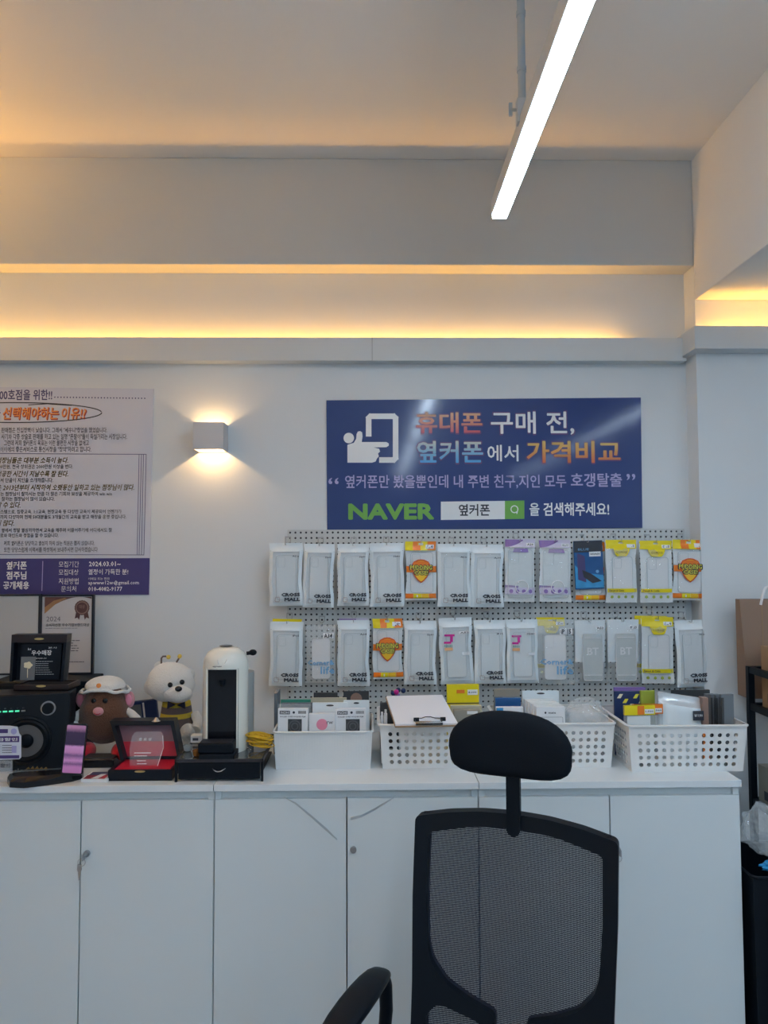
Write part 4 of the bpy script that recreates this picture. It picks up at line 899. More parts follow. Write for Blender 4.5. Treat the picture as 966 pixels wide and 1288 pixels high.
def coffee():
    YM = Yr+.055; zb = ZT+zt
    cx = PY(283, 900, YM+.07).x
    L = PY(255.5, 880, YM+.07).x-cx; R_ = PY(312, 880, YM+.07).x-cx; r = (R_-L)/2; cx += (L+R_)/2
    H = PY(283, 813, YM+.07).z-zb
    t = thing('coffee_machine', 'white capsule coffee machine with dark front on the black drawer rack', 'coffee machine', (cx, YM+.07, zb))
    h0 = H-.062
    prof = [(r*.97, .0), (r, .02), (r, h0), (r*.985, h0+.012), (r*.93, h0+.028), (r*.80, h0+.045), (r*.58, h0+.056), (r*.3, h0+.061), (0.001, h0+.062)]
    # body of revolution, open at the front for the dark slot
    hs = r*.66
    n = 48; mb = MB(); vs = []; 
    for rr, z in prof:
        for j in range(n): vs.append((rr*cos(2*pi*j/n), rr*1.05*sin(2*pi*j/n), z))
    fs = []
    for i in range(len(prof)-1):
        for j in range(n):
            c = (Vector(vs[i*n+j])+Vector(vs[(i+1)*n+(j+1) % n]))/2
            if c.y < 0 and abs(c.x) < hs and i in (0, 1): continue
            fs.append((i*n+j, i*n+(j+1) % n, (i+1)*n+(j+1) % n, (i+1)*n+j))
    mb.add(vs, fs); body = mb.build('body', 'machine_white', t, True)
    MB().box(-hs+.001, hs-.001, -r*.72, -r*.2, .0, h0-.002).build('front_panel', 'black_gloss', t, label='dark recessed front')
    for s in (-1, 1): MB().box(s*hs-.0025, s*hs+.0025, -r*.80, -r*.3, .0, h0).build('panel_edge', 'machine_white', body)
    MB().box(-hs, hs, -r*.80, -r*.2, h0-.003, h0).build('panel_edge', 'machine_white', body)
    MB().lathe([(r*.26, h0+.0625), (r*.30, h0+.0645), (r*.16, h0+.066), (.0005, h0+.066)], 24).build('top_button', 'dark_metal', t, True)
    text(MB(), 'espresso', -.026, .002, h0+.006, h0+.0115, y=-r*1.052, bold=.02, res=1).build('lettering', 'dark_metal', t)
    MB().tube([(-.012, -r*.95, h0+.030), (-.008, -r*1.01, h0+.016)], .0009, 6).tube([(.016, -r*.93, h0+.030), (.010, -r*1.0, h0+.018)], .0009, 6).build('seam_line', 'chrome', t)
    MB().cyl((r*.9, .01, h0+.038), (r*1.16, .01, h0+.040), .006, n=12).ball((r*1.18, .01, h0+.041), (.013, .010, .010), 14).build('lever_knob', 'black_plastic', t, True)
    MB().cyl((r*.46, r*1.05, 0.0), (r*.46, r*1.05, h0-.03), r*.64, n=28).build('water_tank', 'tank_plastic', t, True)
    # drip base with cup stand
    bs = MB(); bs.box(-hs-.008, hs+.004, -r*1.75, -r*.5, 0, .016, bev=.003); bs.build('drip_base', 'black_plastic', t)
    MB().box(-hs-.012, hs, -r*1.72, -r*.9, .016, .048, bev=.006).build('drip_tray', 'black_plastic', t)
    tr = MB()
    for k in range(7): tr.box(-hs-.006, hs-.006, -r*1.66+k*.0065, -r*1.66+k*.0065+.003, .048, .050)
    tr.build('grate', 'dark_metal', t)
    MB().cyl((0, -r*.70, h0-.055), (0, -r*.70, h0-.035), .008, .012, n=16).build('spout', 'black_plastic', t)
coffee()
a = PZ(324, 948, ZT+zt); 
t = thing('coiled_cable', 'yellow cable coiled up on the drawer rack right of the coffee machine', 'cable', (a.x, a.y+.05, ZT+zt))
for c_ in range(3):
    pts = []
    for i in range(120):
        an = i*.41+c_*2; rr = .021+.013*sin(i*.23+c_*2)+.004*sin(i*1.1); pts.append((rr*1.25*cos(an), rr*cos(c_*.4)*sin(an)*1.0, .006+.034*abs(sin(i*.043+c_*1.1))+.01*sin(an*.5)**2))
    MB().tube(pts, .0017, 6).build('loop', 'yellow_cable', t, True)
MB().tube([(-.025, -.02, .004), (-.04, -.015, .012), (-.05, 0, .03), (-.056, .01, .028), (-.06, .02, .01)], .0009, 6).build('thin_lead', 'chrome', t, True)
a = PZ(247, 935, ZT+zt); tb = MB().box(-.019, .019, 0, .03, 0, .024, bev=.002).build('sugar_box', 'paper_white', at=(a.x, a.y, ZT+zt+.001)); tag(tb, 'tiny white box between the striped plush and the coffee machine', 'box')
MB().box(-.012, .006, -.0008, 0, .008, .016).build('print', 'grey_print', tb)
for i, (x, y, m_) in enumerate(((236, 945, 'tank_plastic'), (248, 951, 'amber_glass'))):
    a = PZ(x, y, ZT+zt); g = MB().lathe([(.0005, 0), (.010, .0005), (.013, .004), (.0145, .018), (.0135, .018), (.012, .005), (.0005, .003)], 20).build('shot_glass', m_, smooth=True, at=(a.x, a.y, ZT+zt+.001))
    tag(g, ('clear shot glass on the drawer rack beside the red award case', 'amber shot glass on the drawer rack in front of the coffee machine')[i], 'glass')

# ------------------------------------------------------------------ plush toys
def blobmesh(c, r, n=28, fn=None, seed=0, amp=.03):
    def f(q):
        q2 = fn(q) if fn else q
        return q2*(1+amp*noise.noise(q*3+Vector((seed, 0, 0))))
    return MB().ball(c, r, n, f)
def brown_plush():
    Yp = 2.56; px = lambda x, y, Y=Yp: PY(x, y, Y)
    c = px(132, 0); zb = ZT
    cx = px(132, 900).x
    bx = PZ(130, 944, ZT)
    t = thing('plush_toy', 'round brown plush toy in a white cap with red feet, behind the phone stand', 'plush toy', (cx, Yp, ZT))
    P = lambda x, y, d=0: (px(x, y, Yp-d).x-cx, -d, px(x, y, Yp-d).z-ZT)
    s = 1/F*Yp
    cz = P(132, 896)[2]
    egg = lambda q: Vector((q.x*(1-.20*max(0, q.z)+.06*max(0, -q.z)), q.y, q.z))
    blobmesh((0, 0, cz), (31*s, 26*s, 38*s), 36, egg, 1, .02).build('body', 'brown_plush', t, True)
    # cap with scalloped brim
    hc = P(133, 862)
    MB().ball((hc[0], -.004, hc[2]-.002), (24*s, 23*s, 12.5*s), 28, lambda q: Vector((q.x, q.y, max(q.z, -.1)))).build('cap', 'white_plush', t, True)
    br = MB().tube([(hc[0]+29*s*cos(a), -.004+24*s*sin(a)*1.05, hc[2]-.017*abs(cos(a))-.001+.0022*sin(9*a)) for a in [2*pi*i/48 for i in range(48)]], .0055, 8, True); br.build('cap_brim', 'white_plush', t, True)
    MB().cyl((hc[0]+.002, -.004-23.4*s, hc[2]+.012), (hc[0]+.002, -.004-25*s, hc[2]+.012), .0075, n=20).build('cap_badge', 'orange_print', t)
    for sg, x in ((-1, 102), (1, 162)):
        e_ = P(x, 880); MB().ball((e_[0], .004, e_[2]), (7*s, .008, 10.5*s), 18).build('ear', 'pink_plush', t, True)
        MB().ball((e_[0]+sg*.001, -.005, e_[2]), (4*s, .004, 7*s), 14).build('inner_ear', 'pink_print', t, True)
    for x in (126.5, 140.5):
        e_ = P(x, 877); fy = -24*s
        MB().ball((e_[0], fy*.93, e_[2]), (.0085, .004, .0085), 16).build('eye', 'black_gloss', t, True)
    n_ = P(133.5, 889); MB().ball((n_[0], -26.5*s, n_[2]), (.018, .009, .014), 18).build('muzzle', 'pink_plush', t, True)
    MB().tube([(n_[0]-.010+.020*k/8, -26.5*s-.0085, n_[2]-.004-.004*sin(pi*k/8)) for k in range(9)], .0014, 6).build('mouth', 'red_plush', t, True)
    for sg, pts in ((-1, [(106, 893), (98, 899), (92, 908), (88, 914)]), (1, [(158, 893), (166, 898), (172, 904), (176, 912)])):
        MB().tube([P(x, y, d) for (x, y), d in zip(pts, (.0, .02, .04, .055))], [.012, .013, .0135, .011], 12).build('arm', 'white_plush', t, True)
        h_ = P(pts[-1][0]+(6 if sg < 0 else -2), pts[-1][1]-2, .06); MB().ball(h_, .0135, 14).build('hand', 'white_plush', t, True)
    for x in (108, 150):
        l_ = P(x, 930, .06); MB().ball((l_[0], -.05, .030), (.027, .045, .030), 22).build('foot', 'red_plush', t, True)
brown_plush()
t = thing('black_box', 'glossy dark box under and in front of the brown plush toy', 'box', (PZ(128, 962, ZT).x, PZ(128, 972, ZT).y+.05, ZT))
MB().box(-.055, .05, 0, .065, 0, .028, bev=.004).build('body', 'black_gloss', t); MB().box(-.05, .045, .006, .060, .028, .031).build('lid', 'dark_card', t)

def bee_plush():
    Yp = 2.66; cx = PY(217, 880, Yp).x; s = Yp/F
    t = thing('plush_toy', 'white bear plush in a brown and yellow striped bee jumper with antennae', 'plush toy', (cx, Yp, ZT))
    P = lambda x, y, d=0: (PY(x, y, Yp-d).x-cx, -d, PY(x, y, Yp-d).z-ZT)
    hc = P(215, 858)
    def hf(q): return Vector((q.x*(1+.10*max(0, -q.z)), q.y, q.z*(1 if q.z > 0 else .92)))
    blobmesh((hc[0], -.01, hc[2]), (29*s, 26*s, 25*s), 36, hf, 4, .05).build('head', 'white_plush', t, True)
    MB().ball(P(191, 864, .01), (.027, .030, .030), 22).build('cheek', 'white_plush', t, True)
    MB().ball(P(237, 848, -.01), (.022, .018, .022), 20).build('ear', 'white_plush', t, True)
    MB().ball(P(201, 838, -.01), (.020, .018, .018), 20).build('ear', 'white_plush', t, True)
    mz = P(224, 873, .07); MB().ball(mz, (.049, .032, .030), 26).build('muzzle', 'white_plush', t, True)
    n_ = P(224.5, 866.5, .108); MB().ball(n_, (.0125, .006, .0095), 16).build('nose', 'black_gloss', t, True)
    for x, y in ((214, 861.5), (229, 858)):
        e_ = P(x, y, .088 if x < 220 else .080); MB().ball(e_, (.0088, .005, .0088), 16).build('eye', 'black_gloss', t, True)
    for pts, tip in (([(203, 836), (203, 828), (205, 825.5), (209, 825.5)], (212, 826.5)), ([(222, 833), (225, 828)], (226, 825.5))):
        st = MB().tube([P(x, y, .0) for x, y in pts], .0032, 8).build('antenna', 'grey_brown_knit', t, True); MB().ball(P(tip[0], tip[1], .0), .0078, 14).build('antenna_tip', 'yellow_plush', st, True)
    # body: stacked striped rings
    zs = [P(217, y)[2] for y in (930, 917, 909, 901, 895, 887, 881)]
    cols = ['white_plush', 'grey_brown_knit', 'grey_brown_knit', 'yellow_knit', 'grey_brown_knit', 'yellow_knit']
    bxc = P(222, 900)[0]
    def rad(z): k = (z-zs[0]*.0)/(zs[-1]); return .062*(1.08-.42*max(0, k-.25)) if k < 1 else .04
    for k in range(6):
        z0, z1 = (0.002 if k == 0 else zs[k]), zs[k+1]; prof = [(rad(z0+(z1-z0)*i/4), z0+(z1-z0)*i/4) for i in range(5)]
        prof = [(.001, z0)]+prof+[(.001, z1)]
        MB().lathe(prof, 28, Matrix.Translation((bxc, 0, 0))).build('stripe' if k else 'lower_body', cols[k], t, True)
    for sg in (-1, 1): a_ = P(222+sg*5.5, 886.5, .055); MB().prism([(a_[0]-sg*.012, a_[2]), (a_[0]+sg*.014, a_[2]+.011), (a_[0]+sg*.016, a_[2]-.013)], a_[1]-.006, a_[1]+.003).build('bow_tie', 'navy_cloth', t)
    MB().tube([P(245, 898, .0), P(250, 908, .02), P(246, 918, .05)], [.016, .019, .018], 14).build('arm', 'white_plush', t, True)
    for x, y in ((236, 916), ): MB().ball(P(x, y+4, .045), (.026, .035, .027), 20).build('leg', 'white_plush', t, True)
    MB().ball(P(206, 921, .045), (.026, .035, .027), 20).build('leg', 'white_plush', t, True)
bee_plush()
a = PY(183, 905, 2.70); t = thing('foil_packet', 'navy and grey foil packet propped between the two plush toys', 'packet', (a.x, 2.70, ZT)); t.rotation_euler = (0, -.12, 0)
zz = PY(183, 881, 2.7).z-ZT
MB().box(-.055, .055, 0, .02, 0, zz, bev=.004).build('body', 'navy_pattern', t); MB().box(-.050, .0, -.002, .001, zz*.15, zz*.92).build('grey_panel', 'grey_card', t); MB().box(.006, .012, -.002, .001, zz*.1, zz*.95).build('stripe', 'label_white', t)

# ------------------------------------------------------------------ award cases
def award_case(label, pf, yb, ytray, lid_px, Y0, zbase, body, lining, panel, texts, depth=.16, loc_rz=0, nm='award_case'):
    pass
# brown case on the speaker
ZS = 1.048; YS = 2.30
# speaker cabinet first
a = PZ(87, 967, ZT); YSf = a.y
zs_ = PY(60, 871, YSf).z-ZT; w = .30; xr = PY(87.5, 920, YSf).x
t = thing('speaker', 'black powered speaker with green lights and ringed knob at the left edge', 'speaker', (xr, YSf, ZT), radians(12))
MB().box(-w, 0, 0, .11, .004, zs_, bev=.004).build('cabinet', 'speaker_body', t)
def SP(x, y, d=0): q = PY(x, y, YSf-d); return (q.x-t.location.x, -d, q.z-ZT)
c = SP(37, 929)
RX = Matrix.Rotation(pi/2, 4, 'X')
wf = MB().lathe([(.077, 0), (.077, .004), (.070, .006), (.066, .003), (.060, .007), (.054, .003), (.050, .001)], 48, Matrix.Translation(c) @ RX).build('woofer', 'black_plastic', t, True)
MB().lathe([(.050, .002), (.046, .0015), (.034, .0012), (.022, .0035)], 40, Matrix.Translation(c) @ RX).build('cone', 'speaker_cone', wf, True)
MB().ball((c[0], c[1]-.001, c[2]), (.020, .008, .020), 20).build('dust_cap', 'black_plastic', wf, True)
k = SP(62.5, 889.5)
kn = MB().lathe([(.017, 0), (.017, .012), (.0005, .013)], 32, Matrix.Translation(k) @ RX).build('volume_knob', 'black_plastic', t, True)
MB().lathe([(.018, .0005), (.0225, .0005), (.0225, .003), (.018, .003), (.018, .0005)], 36, Matrix.Translation(k) @ RX).build('knob_ring', 'ring_grey', kn, True)
for i in range(5):
    q = SP(5.5+7*i, 891.5); MB().box(q[0]-.006, q[0]+.006, -.003, .001, q[2]-.0022, q[2]+.0022).build('indicator', 'green_led' if i < 4 else 'grey_metal', t)
    text(MB(), 'MICVE'[i], q[0]-.003, q[0]+.003, q[2]+.007, q[2]+.011, y=-.0006).build('lettering', 'grey_print', t)
q = SP(22, 969); q2 = SP(39, 963); text(MB(), 'cion', q[0], q2[0], q[2], q2[2], y=-.0008, bold=.01).build('lettering', 'grey_metal', t)
ztop = ZT+zs_
# dark speaker box behind
t = thing('speaker_box', 'second black speaker box behind, carrying the framed certificates', 'speaker', (PY(108, 900, 2.66).x-.17, 2.66, ZT))
zb2 = PY(100, 857, 2.66).z-ZT
MB().box(-.17, .17, 0, .17, 0, zb2, bev=.004).build('cabinet', 'speaker_body', t)
MB().box(-.16, .16, -.003, 0, .02, zb2-.015, bev=.001).build('grille', 'black_fabric', t)
# frames
def frame(label, px, Y, zb, tilt, paper, deco):
    x0, y0, x1 = px; a = PY(x0, y0, Y); b = PY(x1, y0, Y); w = b.x-a.x; h = a.z-zb
    t = thing('framed_certificate', label, 'frame', ((a.x+b.x)/2, Y, zb+.001), 0, 'frames behind the speaker'); t.rotation_euler = (-tilt, 0, 0)
    f = .007; MB().box(-w/2, w/2, 0, .015, 0, f, ).box(-w/2, w/2, 0, .015, h-f, h).box(-w/2, -w/2+f, 0, .015, f, h-f).box(w/2-f, w/2, 0, .015, f, h-f).build('frame', 'frame_black', t)
    MB().box(-w/2+f, w/2-f, .004, .012, f, h-f).build('sheet', paper, t)
    if deco: deco(t, w, h)
    return t
def cert(t, w, h):
    y = .0035; X = lambda u: -w/2+w*u; Z = lambda v: h*(1-v)
    pr = lambda pts, m, n_, yy=y: MB().prism([(X(u), Z(v)) for u, v in pts], yy-.0003, yy).build(n_, m, t)
    arc = [(.08+.92*i/12*.95, .22-.17*sin(min(1, i/9)*pi/2)) for i in range(13)]
    pr([(.08, .03), (.95, .03)]+[(u, v-.02+ .03*(u > .8)*(u-.8)*5) for u, v in arc[::-1]], 'cert_brown', 'corner_print')
    pr([(.08, .16), (.25, .075), (.45, .04), (.50, .045), (.30, .11), (.08, .24)], 'cert_gold', 'corner_print', y-.0005)
    text(MB(), '2024', X(.12), X(.38), Z(.335), Z(.275), y=y-.001, bold=-.005).build('lettering', 'grey_print', t)
    text(MB(), '소비자선정 우수기업브랜드대상', X(.11), X(.92), Z(.40), Z(.36), y=y-.001, bold=.03).build('lettering', 'dark_print', t)
    dim_rows(MB(), X(.10), X(.92), Z(.43), Z(.415), 1, y-.001).build('lettering', 'grey_print', t)
    dim_rows(MB(), X(.10), X(.88), Z(.72), Z(.53), 6, y-.001).build('lettering', 'grey_print', t)
    dim_rows(MB(), X(.5), X(.90), Z(.86), Z(.83), 1, y-.001).build('lettering', 'grey_print', t)
    c_ = (X(.78), Z(.165)); r_ = w*.135
    pr2 = lambda R, yy, m, n_: MB().prism([(c_[0]+R*(1+(.05 if i % 2 else 0))*cos(2*pi*i/36), c_[1]+R*(1+(.05 if i % 2 else 0))*sin(2*pi*i/36)) for i in range(36)], yy-.0003, yy).build(n_, m, t)
    for sg in (-1, 1): MB().prism([(c_[0]+sg*r_*.2, c_[1]-r_*.8), (c_[0]+sg*r_*.8, c_[1]-r_*.6), (c_[0]+sg*r_*1.0, c_[1]-r_*1.5), (c_[0]+sg*r_*.6, c_[1]-r_*1.35), (c_[0]+sg*r_*.4, c_[1]-r_*1.7)], y-.0009, y-.0006).build('ribbon_print', 'cert_brown', t)
    pr2(r_, y-.001, 'cert_brown', 'seal_print'); pr2(r_*.86, y-.0014, 'cert_tan', 'seal_print'); pr2(r_*.72, y-.0018, 'cert_brown', 'seal_print')
    text(MB(), '대상', c_[0]-r_*.4, c_[0]+r_*.4, c_[1]-r_*.1, c_[1]+r_*.4, y=y-.0023, bold=.01).build('lettering', 'cert_tan', t)
frame('black-framed certificate headed 2024 with a brown rosette seal', (50.5, 748.5, 118), 2.80, ZT+zb2, .0, 'cert_paper', cert)
frame('blank pale framed board behind the brown award case at left edge', (-28, 748, 51), 2.79, ZT+zb2, .0, 'blank_board', None)

def hinge_case(name, label, cat, front, base_h, depth, lid, Yf, zb, m, lining, extra, rz=0):
    """front = (x0,x1) px at depth Yf; lid = (y_top) px ; opened clamshell"""
    a = PY(front[0], 900, Yf); b = PY(front[1], 900, Yf); w = b.x-a.x
    t = thing(name, label, cat, ((a.x+b.x)/2, Yf, zb), rz); t['group'] = 'open award cases'
    wl = .008
    MB().box(-w/2, w/2, 0, wl, 0, base_h).box(-w/2, w/2, depth-wl, depth, 0, base_h).box(-w/2, -w/2+wl, wl, depth-wl, 0, base_h).box(w/2-wl, w/2, wl, depth-wl, 0, base_h).box(-w/2, w/2, 0, depth, 0, .003).build('tray', m, t)
    MB().box(-w/2+wl, w/2-wl, wl, depth-wl, .003, base_h*.8).build('lining', lining, t)
    return t, w
# red-lined navy case on the cabinet
Yc = PZ(190, 982, ZT).y
t, w = hinge_case('award_case', 'open navy award case lined in red satin with a glass trophy plate inside', 'award case', (137, 217), PY(180, 968.5, Yc).z-ZT, .145, 0, Yc, ZT, 'navy_case', 'red_satin', None)
bh = PY(180, 968.5, Yc).z-ZT
Yl = Yc+.145; lt = PY(185, 903.5, Yl+.03).z-ZT
X = lambda x, y, Y: PY(x, y, Y).x-t.location.x
L0, L1_ = -w/2, w/2
wt0, wt1 = X(143, 905, Yl+.03), X(222, 905, Yl+.03)
def lidpart(name, m, u0, u1, v0, v1, d0, d1, parent=t):     # slanted lid between hinge and top
    f = lambda u, v, d: ((L0+(wt0-L0)*v)*(1-u)+(L1_+(wt1-L1_)*v)*u, .145+.03*v-d, bh+(lt-bh)*v)
    vs = [f(u, v, d) for d in (d0, d1) for u, v in ((u0, v0), (u1, v0), (u1, v1), (u0, v1))]
    return MB().add(vs, [(0, 1, 2, 3), (7, 6, 5, 4), (0, 4, 5, 1), (1, 5, 6, 2), (2, 6, 7, 3), (3, 7, 4, 0)]).build(name, m, parent)
ld = lidpart('lid', 'navy_case', 0, 1, 0, 1, -.012, 0)
lidpart('lid_rim', 'navy_case', 0, 1, .88, 1, 0, .035, ld); lidpart('lid_rim', 'navy_case', 0, .06, 0, .88, 0, .035, ld); lidpart('lid_rim', 'navy_case', .94, 1, 0, .88, 0, .035, ld)
lidpart('lid_lining', 'rose_satin', .06, .94, .40, .88, .0005, .003, ld); lidpart('lid_lining', 'red_satin', .06, .94, 0.02, .40, .0005, .003, ld)
MB().lathe([(.0005, .012), (.004, .010), (.010, .002), (.014, 0)], 20, Matrix.Translation((.008, .135, lt+.000))).build('clasp', 'chrome', ld, True)
MB().prism([(.016*cos(2*pi*i/16)+.0, bh-.004+.003*sin(2*pi*i/16)) for i in range(16)], -.003, 0).build('front_clasp', 'gold', t)
pl = MB().prism([(-.052, bh), (.034, bh), (.050, lt*.60), (.046, lt*.84), (.036, lt*.92), (-.040, lt*.92), (-.050, lt*.84), (-.056, lt*.60)], .062, .072, Matrix.Rotation(-.12, 4, 'X')).build('glass_plate', 'acrylic', t)
R12 = Matrix.Rotation(-.12, 4, 'X')
def tx(s_, x0, x1, z0, z1, **k): 
    mb = MB(); text(mb, s_, x0, x1, z0, z1, y=.0612, **k); mb2 = MB().add(mb.v, mb.f, R12); return mb2.build('lettering', 'lilac_print' if 0 else 'label_white', pl)
tx('공 로 상', -.028, .012, lt*.74, lt*.80, bold=.01)
mb = dim_rows(MB(), -.040, .012, lt*.40, lt*.52, 2, .0612); MB().add(mb.v, mb.f, R12).build('lettering', 'label_white', pl)
mb = dim_rows(MB(), -.030, .008, lt*.24, lt*.36, 2, .0612); MB().add(mb.v, mb.f, R12).build('lettering', 'label_white', pl)
MB().add(*(lambda q: (q.v, q.f))(MB().tube([(.034, .061, bh), (.050, .061, lt*.60), (.046, .061, lt*.84)], .0008, 6)), R12).build('bevel_edge', 'label_white', pl)

# brown case on top of the speaker
Yc = YSf+.03; bh = PY(50, 863, Yc).z-ztop
bh = max(.018, bh)
t, w = hinge_case('award_case', 'open dark brown award case with black plaque standing on the speaker', 'award case', (16.5, 85.5), bh, .10, 0, Yc, ztop, 'walnut_case', 'case_lining', None)
Yl = Yc+.10; lt = PY(50, 797, Yl).z-ztop
X = lambda x, y, Y: PY(x, y, Y).x-t.location.x
L0, L1_ = X(17, 860, Yl), X(84, 860, Yl); wt0, wt1 = X(20, 800, Yl), X(89, 797, Yl)
def lidpart(name, m, u0, u1, v0, v1, d0, d1, parent=t):
    f = lambda u, v, d: ((L0+(wt0-L0)*v)*(1-u)+(L1_+(wt1-L1_)*v)*u, .10-d, bh+(lt-bh)*v)
    vs = [f(u, v, d) for d in (d0, d1) for u, v in ((u0, v0), (u1, v0), (u1, v1), (u0, v1))]
    return MB().add(vs, [(0, 1, 2, 3), (7, 6, 5, 4), (0, 4, 5, 1), (1, 5, 6, 2), (2, 6, 7, 3), (3, 7, 4, 0)]).build(name, m, parent)
ld = lidpart('lid', 'walnut_case', 0, 1, 0, 1, -.010, 0)
lidpart('lid_rim', 'walnut_case', 0, 1, .83, 1, 0, .03, ld); lidpart('lid_rim', 'navy_case', 0, .05, 0, .83, 0, .03, ld); lidpart('lid_rim', 'navy_case', .95, 1, 0, .83, 0, .03, ld)
lidpart('lid_lining', 'case_lining', .05, .95, 0, .83, .0005, .002, ld)
pl = lidpart('plaque', 'navy_case', .17, .90, .02, .80, .012, .020)
lidpart('grey_block', 'grey_card', .17, .44, .02, .52, .0202, .0208, pl)
def lt_(s_, u0, u1, v0, v1, m='label_white', bold=.01, parent=pl):
    y_ = .10-.0215; g = lambda u, v: (L0+(wt0-L0)*v)*(1-u)+(L1_+(wt1-L1_)*v)*u
    return text(MB(), s_, g(u0, v0), g(u1, v0), bh+(lt-bh)*v0, bh+(lt-bh)*v1, y=y_, bold=bold).build('lettering', m, parent)
lt_('우수매장', .36, .73, .55, .66, bold=.02); lt_('kt', .29, .35, .66, .71); lt_('본사', .66, .82, .69, .73, bold=0); lt_('감사합니다', .44, .64, .47, .50, bold=0)
g = lambda u, v: (L0+(wt0-L0)*v)*(1-u)+(L1_+(wt1-L1_)*v)*u; Zv = lambda v: bh+(lt-bh)*v
dim_rows(MB(), g(.45, .3), g(.82, .3), Zv(.12), Zv(.44), 7, .10-.0215).build('lettering', 'grey_metal', pl)
tr_ = MB().prism([(g(.31, .3)+.014*(1+.12*cos(5*a))*cos(a), Zv(.34)+.011*(1+.12*cos(5*a))*sin(a)) for a in [2*pi*i/30 for i in range(30)]], .10-.0225, .10-.021).box(g(.31, .1)-.0008, g(.31, .1)+.0008, .10-.0225, .10-.021, Zv(.07), Zv(.26)); tr_.build('tree_emblem', 'beige_print', pl)
lt2 = [(16, (g(.5, 1)), Zv(.91), .10-.0305, ld), (16, 0, bh*.85, -.0005, t)]
for n_, x_, z_, y_, pr_ in lt2: MB().prism([(x_+.016*cos(2*pi*i/n_), z_+.0035*sin(2*pi*i/n_)) for i in range(n_)], y_-.002, y_).build('clasp', 'gold', pr_)

# ------------------------------------------------------------------ phone on its stand, flyer, cards
a = PZ(20, 991, ZT); b = PZ(103, 982, ZT)
t = thing('phone_stand', 'low black curved display stand in front of the speaker', 'stand', (PZ(57, 985, ZT).x, PZ(57, 985, ZT).y-.012, ZT))
def st(x, y, z=ZT): q = PZ(x, y, z); return (q.x-t.location.x, q.y-t.location.y)
out = [st(*p) for p in ((9, 985), (12, 990.5), (30, 991.5), (60, 988), (90, 983.5), (103, 980), (105, 977), (95, 974), (60, 977), (25, 981), (13, 983))]
n_ = len(out); vs = [(x, y, 0) for x, y in out]+[(x, y, .016) for x, y in out]+[(x*.95, y*.6+.007, .027) for x, y in out]
o_ = MB().add(vs, [tuple(range(n_))[::-1]]+[(i, (i+1) % n_, n_+(i+1) % n_, n_+i) for i in range(n_)]+[(n_+i, n_+(i+1) % n_, 2*n_+(i+1) % n_, 2*n_+i) for i in range(n_)]+[tuple(range(2*n_, 3*n_))]).build('base', 'black_gloss', t, sub=0)
q = st(91, 975); MB().box(q[0]-.032, q[0]+.026, q[1]-.012, q[1]+.02, .012, .030, bev=.005).build('cradle', 'black_plastic', t)
gd = MB()
for k in range(5): x_, y_ = st(33+k*5.5, 978); gd.prism([(x_, .027), (x_+.013, .027), (x_+.008, .029+.004+.003*(k in (1, 2)))], y_-.004, y_-.003)
gd.build('gold_relief', 'gold', t)
pY = PZ(91, 975, ZT+.03).y-.002
t = thing('smartphone', 'smartphone with a pink concert screen standing on the black stand', 'phone', (PY(90, 966, pY).x, pY, ZT+.0305)); t.rotation_euler = (-.10, .055, 0)
wp = PY(102.5, 940, pY).x-PY(76, 940, pY).x; hp = PY(90, 911, pY).z-ZT-.031
MB().prism(rrect(-wp/2, wp/2, 0, hp, .008), 0, .008).build('body', 'black_gloss', t)
MB().prism(rrect(-wp/2+.003, wp/2-.003, .006, hp-.005, .003), -.0005, 0).build('screen', 'phone_screen', t)
Yf_ = PZ(12, 984, ZT).y-.004
t = thing('flyer_stand', 'purple and white price flyer standing at the far left counter edge', 'flyer', (PY(8, 950, Yf_).x, Yf_, ZT))
FX = lambda x: PY(x, 940, Yf_).x-t.location.x
FZ = lambda y: PY(8, y, Yf_).z-ZT
MB().prism([(FX(-18), FZ(956)), (FX(24.5), FZ(955)), (FX(26.5), FZ(953)), (FX(26), FZ(926)), (FX(23.5), FZ(923)), (FX(21), FZ(914.5)), (FX(12), FZ(913)), (FX(-18), FZ(912.5))], 0, .003).build('board', 'flyer_white', t)
for y0, y1, x1, m_ in ((922, 917, 9.5, 'flyer_purple'), (933.5, 926, 24, 'flyer_purple'), (954, 950, 24.5, 'flyer_purple')): MB().prism([(FX(-16), FZ(y0)), (FX(x1), FZ(y0)), (FX(x1), FZ(y1)), (FX(-16), FZ(y1))], -.0006, 0).build('band', m_, t)
MB().prism([(FX(17)+.009*cos(2*pi*i/16), FZ(920)+.009*sin(2*pi*i/16)) for i in range(16)], -.0008, 0).build('badge', 'lilac_print', t)
text(MB(), '요금할인', FX(-12), FX(22), FZ(932), FZ(928), y=-.001, bold=.02).build('lettering', 'label_white', t)
dim_rows(MB(), FX(3), FX(20), FZ(948), FZ(936), 4, -.001).build('lettering', 'grey_print', t)
MB().prism([(FX(15), FZ(947)), (FX(21), FZ(947)), (FX(21), FZ(938)), (FX(15), FZ(938))], -.0012, -.001).build('picture', 'lilac_print', t)
MB().box(FX(-16), FX(15), .003, .006, 0, FZ(955)).box(FX(-16), FX(17), -.03, .02, 0, .004).build('holder', 'acrylic', t)
MB().box(FX(-16), FX(16), -.002, .002, .004, FZ(957)).build('lower_sheet', 'bag_film', t)
text(MB(), '특별할인', FX(-12), FX(14), FZ(965), FZ(960), y=-.003, bold=.02).build('lettering', 'dark_print', t)
q = PZ(118, 984, ZT)
t = thing('leaflet_stack', 'stack of red, white and blue leaflets beside the phone stand', 'leaflets', (q.x, q.y, ZT))
MB().box(-.040, .040, 0, .075, 0, .009, Matrix.Rotation(-.06, 4, 'Z')).build('stack', 'paper_white', t)
